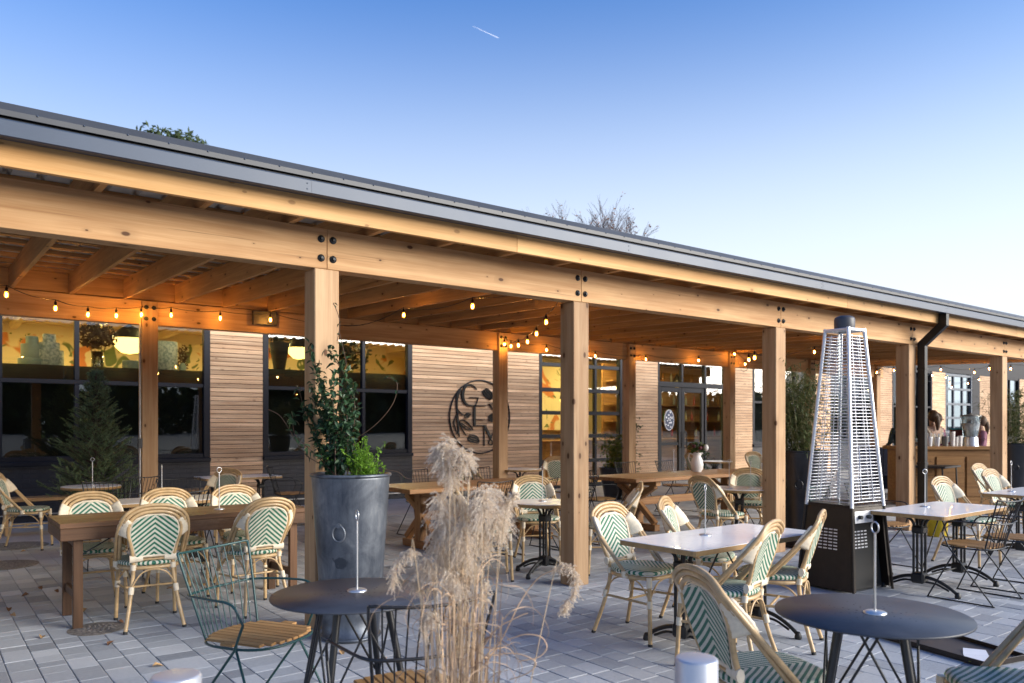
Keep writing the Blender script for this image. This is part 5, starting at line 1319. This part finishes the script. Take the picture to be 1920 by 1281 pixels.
heads = [([(850, 905), (838, 870), (830, 845), (842, 828)], 0, .040, 230, .3), ([(832, 880), (822, 860), (820, 842)], .02, .030, 120, .3), ([(868, 880), (872, 862), (866, 848), (858, 840)], -.03, .030, 130, .4), ([(882, 875), (884, 862), (874, 852)], .02, .018, 60, .4),
         ([(846, 960), (842, 925), (846, 900)], .05, .022, 90, .3), ([(838, 1000), (830, 970), (822, 945), (826, 930)], 0, .040, 190, .5), ([(872, 985), (866, 955), (858, 935)], .04, .042, 190, .5), ([(905, 975), (910, 945), (905, 922)], -.04, .046, 210, .5),
         ([(925, 990), (938, 960), (930, 930), (918, 915)], .03, .042, 190, .5), ([(948, 958), (956, 938), (966, 925)], .0, .022, 70, .3), ([(840, 1060), (826, 1030), (822, 1000)], .06, .040, 190, .6), ([(875, 1045), (870, 1010), (866, 985)], -.02, .044, 190, .6),
         ([(905, 1030), (900, 1000), (895, 975)], .05, .040, 160, .6), ([(812, 1090), (806, 1065), (800, 1050), (790, 1075)], .0, .030, 120, .8), ([(778, 1040), (770, 1032), (752, 1045), (740, 1075), (738, 1100)], -.05, .022, 120, .8), ([(790, 1110), (780, 1095), (770, 1090)], .02, .020, 60, .8),
         ([(820, 1170), (812, 1155), (800, 1152), (792, 1170), (796, 1190)], -.1, .022, 110, .9), ([(1040, 1070), (1052, 1060), (1072, 1066), (1082, 1090), (1076, 1115), (1062, 1130), (1056, 1150)], .02, .018, 170, .7), ([(912, 1130), (905, 1110), (915, 1090)], .0, .022, 60, .8),
         ([(850, 1090), (842, 1060), (835, 1035)], .08, .042, 190, .6), ([(885, 1085), (880, 1055), (874, 1030)], .05, .040, 170, .6), ([(862, 1110), (850, 1085), (838, 1075)], -.05, .034, 120, .7), ([(850, 1080), (856, 1050), (850, 1020)], .08, .035, 130, .6), ([(815, 1030), (818, 1000), (832, 985)], .07, .034, 120, .6), ([(935, 1010), (945, 985), (940, 960)], .06, .034, 110, .6)]
def foot(): p = gp(rg.gauss(860, 30), 1200, rg.uniform(-.13, .13)); return Vector((p.x*.8, p.y*.8, .0))
for path, dz, spread, dens, droop in heads:
    P = [gp(x, y, dz) for x, y in path]; plume(P, spread*1.2, int(dens*1.05), droop+.3)
    f0 = foot()
    if path[0][0] > 1000: f0 = gp(905, 1281, .0); f0.z = 0
    C = cr([f0, f0.lerp(P[0], .5)+rv3(rg, .012), P[0]]+P[1:], 8); sm.tube(C, [.0017*(1-.55*i/len(C)) for i in range(len(C))], 5)
for k in range(28):      # stems without heads of their own
    f0 = foot(); e = gp(rg.gauss(868, 34), rg.uniform(880, 1160), rg.uniform(-.12, .12)); sm.tube(cr([f0, f0.lerp(e, .5)+rv3(rg, .015), e], 6), .0012, 4)
for k in range(230):     # curled dry leaf blades low in the clump
    f0 = foot(); h = rg.uniform(.35, .98); b = f0+Vector((rg.gauss(0, .035), rg.gauss(0, .035), h)); d = Vector((rg.gauss(0, 1), rg.gauss(0, 1), 0)).normalized(); r = rg.uniform(.025, .085); pts = [f0.lerp(b, .55), b]
    turn = rg.uniform(.5, 1.5)*math.pi
    for j in range(1, 8): a = turn*j/7; pts.append(b+d*r*(1-math.cos(a))+Vector((0, 0, r*math.sin(a)*1.1))+rv3(rg, .004))
    C = cr(pts, 4); w_ = rg.uniform(.0010, .0026)
    for i in range(len(C)-1):
        s0 = (C[i+1]-C[i]).cross(Vector((d.y, -d.x, .3))).normalized()*w_*(1-.8*i/len(C)); s1 = s0*.97; bl.add([C[i]-s0, C[i]+s0, C[i+1]+s1, C[i+1]-s1], [(0, 1, 2, 3)], 0, True)
for pts in (((915, 1230), (960, 1225), (990, 1232), (1005, 1245), (990, 1262), (955, 1275)), ((905, 1215), (930, 1180), (975, 1155), (990, 1150)), ((975, 1240), (1010, 1232), (1025, 1215), (1015, 1195), (985, 1190), (950, 1200)), ((900, 1260), (940, 1200), (975, 1130), (1008, 1085), (1040, 1068))):
    C = cr([gp(x, y, .0) for x, y in pts], 8); bl.tube(C, .0016, 4)
sm.build('stem', DRY, gr); bl.build('blade', DRYL, gr); pl_.build('plume', PLUME, gr)
bed = MB(); bed.lathe([(.42, .002), (.40, .012), (.0, .03)], 28, (gr0.x, gr0.y, 0)); tag(bed.build('planting_bed', SOIL), kind='structure')
# fallen leaves
FL = [plain('fallen_leaf_brown', (.16, .07, .03), .8, var=.3), plain('fallen_leaf_tan', (.36, .22, .10), .8, var=.3)]
lmesh = []
for mt in FL: m = MB(); leaf(m, Vector((-.03, 0, .006)), Vector((1, 0, 0)), Vector((0, 0, 1)), .065, .04, .35); lmesh.append(m.mesh('fallen_leaf', mt))
def gnd(x, y):
    Z = FPX*HCAM/(y-797.63); return at_px(x, Z, .001)
for k, (x, y) in enumerate(((16, 1144), (24, 1155), (48, 1117), (78, 1196), (208, 1208), (295, 1250), (75, 1104), (44, 1035), (105, 1110), (160, 1145), (225, 1168), (318, 1105), (395, 1130), (380, 1098), (1413, 1180), (640, 1225), (500, 1180))):
    o = link('fallen_leaf', lmesh[k % 2]); o.location = gnd(x, y); o.rotation_euler = (rs.gauss(0, .2), rs.gauss(0, .2), rs.uniform(0, 6.28))
    tag(o, 'curled '+('brown' if k % 2 == 0 else 'tan')+' fallen leaf lying on the grey pavers', 'leaf', ('brown' if k % 2 == 0 else 'tan')+' leaves fallen on the pavers')

# ================================================================ string lights
HOT = emit('bulb_filament', (1.0, .56, .17), 360.0)
BULB = glassmat('bulb_glass', (1.0, .78, .42), 1.35, .7)
_t = BULB.node_tree; _e = _t.nodes.new('ShaderNodeEmission'); _e.inputs[0].default_value = (1.0, .36, .05, 1); _e.inputs[1].default_value = 1.1; _a = _t.nodes.new('ShaderNodeAddShader'); _o2 = [k for k in _t.nodes if k.type == 'OUTPUT_MATERIAL'][0]; _src = _o2.inputs[0].links[0].from_socket; _t.links.new(_src, _a.inputs[0]); _t.links.new(_e.outputs[0], _a.inputs[1]); _t.links.new(_a.outputs[0], _o2.inputs[0])
m = MB(); m.tube([(0, 0, -.036), (0, 0, -.006)], .0052, 6); fil_me = m.mesh('filament', HOT)
m = MB(); m.lathe([(0, -.052), (.014, -.046), (.021, -.028), (.019, -.008), (.013, .008), (.011, .014)], 12); bulb_me = m.mesh('bulb', BULB)
m = MB(); m.lathe([(.0125, .012), (.014, .02), (.014, .05), (.006, .058), (.0, .058)], 10); sock_me = m.mesh('socket', BLACKM)
def on_plane(x, y, v):
    t_ = (x-960)/FPX; s_, c_ = math.sin(AL), math.cos(AL); u_ = v*(c_+t_*s_)/(s_-t_*c_); Z = u_*c_+v*s_; return Vector((u_, v, HCAM+(797.63-y)/FPX*Z))
def on_line(x, y, A, B):
    t_ = (x-960)/FPX; s_, c_ = math.sin(AL), math.cos(AL); k0, k1 = s_-t_*c_, -(c_+t_*s_); d = (B[0]-A[0], B[1]-A[1])
    w_ = -(k0*A[0]+k1*A[1])/(k0*d[0]+k1*d[1]); u_, v_ = A[0]+d[0]*w_, A[1]+d[1]*w_; Z = u_*c_+v_*s_; return Vector((u_, v_, HCAM+(797.63-y)/FPX*Z))
def lights(label, pts, ends=()):
    t = thing('string_lights', label, 'string lights', (0, 0, 0), 0, 'warm festoon lights under the pergola'); m = MB()
    P = list(pts); chain = ([Vector(ends[0])] if ends and ends[0] else [])+[p+Vector((0, 0, .075)) for p in P]+([Vector(ends[1])] if len(ends) > 1 and ends[1] else [])
    C = []
    for a, b in zip(chain[:-1], chain[1:]):
        sag = (b-a).length*.045
        for k in range(6): q = k/6; C.append(a.lerp(b, q)-Vector((0, 0, 4*sag*q*(1-q))))
    C.append(chain[-1]); m.tube(C, .0042, 5); m.build('wire', BLACKM, t)
    for p in P:
        s_ = link('socket', sock_me, t); s_.location = p; b = link('bulb', bulb_me, t); b.location = p; link('filament', fil_me, b)
    m = MB()
    for p in P: m.tube([p+Vector((0, 0, .05)), p+Vector((0, 0, .078))], .006, 5)
    q_ = m.build('drop_leads', BLACKM, t); tag(q_, kind='stuff')
    return t
vb_ = 10.36
lights('festoon of warm bulbs along the back beam over the spruce', [on_plane(x, y, v) for x, y, v in ((12, 549, 9.3), (104, 575, 9.9), (165, 587, 10.2), (218, 589, 10.34), (265, 587, 10.40), (321, 588, vb_), (413, 594, vb_), (507, 597, vb_))], ((-.2, 8.6, 2.75), (5.2, 10.4, 2.9)))
lights('festoon of warm bulbs crossing the bay beside the zinc planter post', [on_line(886, 571, (4.7, 5.5), (4.77, 10.3)), on_line(757, 588, (4.7, 5.5), (4.77, 10.3))], ((4.72, 5.45, 2.80), (4.77, 10.35, 2.86)))
lights('festoon of warm bulbs rising from the back post by the emblem to the bare post', [on_line(x, y, (4.9, 5.5), (7.75, 10.35)) for x, y in ((1024, 601), (1006, 623), (989, 638), (972, 645))], ((5.0, 5.7, 2.8), (7.75, 10.4, 2.9)))
lights('festoon of warm bulbs along the back beam over the entrance', [on_plane(x, y, vb_) for x, y in ((946, 643), (958, 647), (1025, 654), (1116, 666), (1211, 672), (1310, 674), (1377, 662), (1397, 681))], ((7.7, 10.4, 2.92), (14.6, 10.4, 2.9)))
lights('festoon of warm bulbs crossing the bay before the bamboo', [on_line(x, y, (7.9, 5.6), (13.9, 10.3)) for x, y in ((1415, 668), (1404, 672))]+[on_plane(1527, 658, 7.4)], ((13.8, 10.3, 2.9), (10.8, 5.5, 2.8)))
lights('festoon of warm bulbs over the heater end of the pergola', [on_plane(x, y, v) for x, y, v in ((1644, 697, 9.9), (1676, 693, 9.3), (1764, 692, 8.4), (1827, 697, 8.2), (1855, 690, 7.6), (1895, 690, 7.2))], ((16.9, 10.4, 2.9), (20.0, 6.5, 2.85)))
lights('festoon of warm bulbs hanging in a swag before the far sectional door', [on_plane(x, y, v) for x, y, v in ((1748, 703, 11.8), (1773, 707, 12.0), (1781, 709, 12.1), (1781, 717, 12.1), (1784, 725, 12.2), (1815, 718, 11.6), (1836, 711, 11.2))], ((20.0, 10.4, 2.9), (22.5, 11.0, 2.9)))
# ================================================================ bar with people at the far end
BARW = wood('bar_wood', (.20, .095, .032), (.36, .19, .072), knots=.3)
def atw(x, Z, z=0): return at_px(x, Z, z)
rzb = math.atan2(RI_.y, RI_.x)
br = thing('bar_counter', 'panelled wooden outdoor bar counter at the far end of the pergola', 'bar', atw(1776, 14.4), rzb)
m = MB(); m.box((-.95, -.32, .02), (.62, .30, 1.0)); m.build('body', BARW, br)
member('countertop', (-1.02, 0, 1.03), (.70, 0, 1.03), .74, .06, BARW, br, .008)
for x0, x1 in ((-.90, -.42), (-.38, .12), (.16, .58)):
    member('front_panel', (x0, -.332, .52), (x1, -.332, .52), .02, .72, BARW, br, .006)
bx_ = thing('black_cabinet', 'black cabinet at the end of the wooden bar', 'cabinet', atw(1852, 14.5), rzb)
m = MB(); m.box((-.26, -.3, .03), (.26, .3, .98), bev=.01); m.build('body', BLKP, bx_)
m = MB(); m.box((-.27, -.31, .982), (.27, .31, 1.01), bev=.004); m.build('top', BLKP, bx_)
for sx in (-1, 1): m = MB(); m.box((sx*.2-.02, -.25, 0), (sx*.2+.02, .25, .03)); m.build('foot', BLKP, bx_)
dp = thing('drink_dispenser', 'tall clear drink dispenser with metal base on the bar counter', 'dispenser', atw(1820, 14.35, 1.06), rzb)
m = MB(); m.lathe([(.115, .17), (.165, .52), (.170, .54), (.160, .54), (.110, .18)], 24); m.build('jar', CLEAR, dp)
m = MB(); m.lathe([(.105, .18), (.15, .42), (0, .42)], 20); m.build('water', plain('iced_water', (.62, .64, .66), .15, var=.3, scale=14), dp)
m = MB(); m.lathe([(.172, .541), (.178, .556), (.10, .575), (.02, .585), (.018, .605), (0, .607)], 24); m.build('lid', plain('dull_tin', (.30, .29, .27), .45, metal=.6), dp)
m = MB(); m.lathe([(.135, 0), (.125, .02), (.118, .15), (.112, .168)], 24); m.build('base', ALU, dp)
CUPW = plain('white_cup', (.78, .77, .75), .6, var=.03)
for lab, x, r, h, mt in (('tall stack of white paper cups on the bar', 1786, .042, .26, CUPW), ('short stack of white paper cups on the bar', 1793, .036, .16, CUPW), ('white paper cups beside the dispenser on the bar', 1800, .04, .18, CUPW),
                         ('metal jar with cutlery by the post on the bar', 1742, .06, .17, ALU), ('metal jar with straws on the bar', 1757, .05, .16, ALU), ('dark metal jar beside the cups on the bar', 1772, .06, .18, plain('pewter', (.2, .2, .2), .4, metal=.7))):
    c_ = thing('bar_container', lab, 'cup' if 'cup' in lab else 'jar', atw(x, 14.25, 1.06)); m = MB(); m.lathe([(r*.8, 0), (r, h*.92), (r*1.05, h), (r*.9, h-.01), (0, h-.02)], 14); m.build('body', mt, c_)
    if 'jar' in lab:
        m = MB()
        for k in range(6): a = k*1.05; m.tube([(.01*math.cos(a), .01*math.sin(a), h*.6), (.045*math.cos(a), .045*math.sin(a), h+.07)], .006, 5)
        m.build('utensil', ALU, c_)
    else: m = MB(); m.lathe([(r*1.06, h), (r*1.08, h+.006), (r*1.0, h+.008)], 14); m.build('rim', CUPW, c_)
tb = thing('teal_tray', 'teal tray standing behind the cups on the bar', 'tray', atw(1793, 14.5, 1.06), rzb)
m = MB(); m.box((-.12, -.03, .30), (.12, .06, .325), bev=.005); m.build('tray', plain('teal_plastic', (.01, .25, .28), .4), tb)
m = MB(); m.box((-.10, -.03, 0), (.10, .05, .30), bev=.005); m.build('box', plain('dark_red_box', (.12, .03, .03), .6), tb)
SKIN = plain('skin', (.46, .27, .19), .55, var=.05)
def person(label, x, Z, H, jacket, trousers, hair, turn):
    """standing figure grown from a jointed skeleton; front is local +Y"""
    t = thing('person', label, 'person', atw(x, Z), faced(None, turn)); k = H/1.7
    J = {'pel': (0, 0, .95), 'wst': (0, .0, 1.08), 'chs': (0, -.01, 1.30), 'nck': (0, -.01, 1.45), 'hd0': (0, .005, 1.53), 'hd1': (0, .015, 1.62), 'hdt': (0, .0, 1.68)}
    for s_, n in ((-1, 'L'), (1, 'R')):
        J.update({'hip'+n: (s_*.09, 0, .90), 'kne'+n: (s_*.10, .02, .49), 'ank'+n: (s_*.10, -.02, .08), 'toe'+n: (s_*.115, .13, .03), 'sho'+n: (s_*.175, -.01, 1.38), 'elb'+n: (s_*.23, .02, 1.10), 'wri'+n: (s_*.19, .22, 1.06), 'hnd'+n: (s_*.17, .30, 1.06)})
    Rr = {'pel': .13, 'wst': .12, 'chs': .135, 'nck': .055, 'hd0': .07, 'hd1': .092, 'hdt': .06, 'hip': .085, 'kne': .058, 'ank': .04, 'toe': .035, 'sho': .062, 'elb': .042, 'wri': .029, 'hnd': .034}
    E = [('pel', 'wst'), ('wst', 'chs'), ('chs', 'nck'), ('nck', 'hd0'), ('hd0', 'hd1'), ('hd1', 'hdt')]
    for n in 'LR': E += [('pel', 'hip'+n), ('hip'+n, 'kne'+n), ('kne'+n, 'ank'+n), ('ank'+n, 'toe'+n), ('chs', 'sho'+n), ('sho'+n, 'elb'+n), ('elb'+n, 'wri'+n), ('wri'+n, 'hnd'+n)]
    def skin(nm, keys, edges, grow, mat, root):
        me = bpy.data.meshes.new(nm); ks = list(keys); me.from_pydata([tuple(c_*k for c_ in J[q]) for q in ks], [(ks.index(a), ks.index(b)) for a, b in edges if a in ks and b in ks], []); me.materials.append(mat)
        o = link(nm, me, t); md = o.modifiers.new('skin', 'SKIN'); sd = me.skin_vertices[0].data
        for i, q in enumerate(ks): r = Rr[q.rstrip('LR') if q[-1] in 'LR' else q]*grow*k; sd[i].radius = (r, r*.86); sd[i].use_root = (q == root)
        sb = o.modifiers.new('sub', 'SUBSURF'); sb.levels = 2; sb.render_levels = 2
        for md_ in (md,): md_.use_smooth_shade = True
        return o
    skin('body', J.keys(), E, .92, SKIN, 'pel')
    skin('jacket', ['pel', 'wst', 'chs', 'shoL', 'shoR', 'elbL', 'elbR', 'wriL', 'wriR'], E, 1.18, jacket, 'pel')
    skin('trousers', ['pel', 'hipL', 'hipR', 'kneL', 'kneR', 'ankL', 'ankR'], E, 1.12, trousers, 'pel')
    m = MB(); m.ball((0, -.022*k, 1.625*k), .108*k, 14, 10, sc=(.93, 1.0, 1.12)); m.tube([Vector((0, -.10, 1.60))*k, Vector((0, -.135, 1.48))*k, Vector((0, -.13, 1.34))*k], [.06*k, .05*k, .02*k], 8); m.build('hair', hair, t)
    m = MB()
    for s_ in (-1, 1): m.ball((s_*.034*k, .098*k, 1.60*k), .012*k, 6, 5)
    m.build('eyes', CAPM, t)
    for s_ in (-1, 1):
        m = MB()
        for j, (dx, ln) in enumerate(((-.022, .055), (-.007, .066), (.008, .062), (.022, .05))): b = Vector((s_*.17+dx, .31, 1.06))*k; m.tube(cr([b, b+Vector((0, ln*.55, -.006))*k, b+Vector((0, ln*.9, -.03))*k], 3), .0085*k, 6)
        b = Vector((s_*.17-s_*.03, .26, 1.06))*k; m.tube([b, b+Vector((-s_*.03, .04, -.004))*k], .0095*k, 6); m.build('fingers', SKIN, t)
    return t
TANJ = plain('tan_jacket', (.52, .42, .31), .8, var=.12); MAUV = plain('mauve_jacket', (.30, .13, .19), .8, var=.12); DARKJ = plain('dark_teal_jacket', (.03, .05, .055), .8); JEAN = plain('dark_jeans', (.04, .05, .08), .8); HAIRB = plain('brown_hair', (.09, .05, .028), .6, var=.3, scale=40)
MAG = plain('plum_top', (.20, .03, .10), .8)
person('person in a tan jacket with brown tied hair, back turned, behind the bar', 1748, 15.6, 1.70, TANJ, JEAN, HAIRB, (.35, .93))
person('person in a plum top half hidden by the one in tan', 1759, 16.3, 1.66, MAG, JEAN, HAIRB, (.0, -1))
person('person in a mauve jacket behind the drink dispenser', 1838, 15.7, 1.60, MAUV, JEAN, HAIRB, (-.6, .8))
person('person in a dark jacket mostly hidden behind the downspout post', 1690, 15.8, 1.66, DARKJ, JEAN, HAIRB, (.6, .75))
# smaller things
jg = thing('white_jug', 'white pitcher of flowers on the farm table', 'jug', (9.45, 7.78, .7352), 2.2)
WCER = plain('white_ceramic', (.78, .77, .76), .25, var=.03)
m = MB(); m.lathe([(.062, 0), (.085, .04), (.098, .11), (.085, .18), (.058, .235), (.062, .285), (.068, .29), (.058, .285), (.05, .23), (0, .20)], 24); m.build('body', WCER, jg)
m = MB(); m.tube(cr([(.055, 0, .255), (.105, 0, .275), (.125, 0, .20), (.092, 0, .12)], 6), .010, 8); m.build('handle', WCER, jg)
m = MB(); m.tube([(-.05, 0, .265), (-.085, 0, .292)], [.02, .010], 8); m.build('spout', WCER, jg)
fw = thing('flower_bunch', 'bunch of dark red and white flowers in the white jug', 'flowers', (9.45, 7.78, .93))
m = MB(); leafcloud(m, (0, 0, .17), .13, 160, .026, rs, (1.1, 1.1, .7)); m.build('foliage', MIDG, fw)
m = MB()
for k in range(6): a = k*1.1; m.ball((.09*math.cos(a), .09*math.sin(a), .19+.03*math.sin(k)), .028, 8, 6)
q_ = m.build('red_blooms', plain('dark_red_petal', (.10, .02, .03), .7), fw); tag(q_, kind='stuff')
m = MB(); m.ball((.10, -.09, .17), .04, 8, 6, sc=(1, 1, 1.3)); m.build('white_bloom', WCER, fw)
bk = thing('yellow_bucket', 'yellow plastic bucket on the pavers behind the white table', 'bucket', at_px(1757, 10.2))
m = MB(); m.lathe([(.11, 0), (.115, .01), (.14, .29), (.146, .30), (.136, .30), (.11, .02)], 24); m.build('body', plain('yellow_plastic', (.62, .44, .015), .4), bk)
m = MB(); m.tube(cr([(-.14, 0, .28), (-.10, .06, .20), (0, .09, .17), (.10, .06, .20), (.14, 0, .28)], 5), .004, 6); m.build('handle', ALU, bk)
NAVY = plain('navy_paint', (.010, .018, .065), .5)
nb = thing('navy_bench', 'navy slatted high back bench near the bar', 'bench', atw(1652, 16.5), rzb+.1)
for k in range(9): m = MB(); m.box((-.45+k*.1, -.015, .10), (-.36+k*.1, .015, .98), bev=.004); m.build('slat', NAVY, nb)
m = MB(); m.box((-.47, -.42, .40), (.47, -.018, .45), bev=.005); m.build('seat', NAVY, nb)
for sx in (-1, 1): m = MB(); m.box((sx*.44-.03, -.40, 0), (sx*.44+.03, .05, .399)); m.build('leg', NAVY, nb)
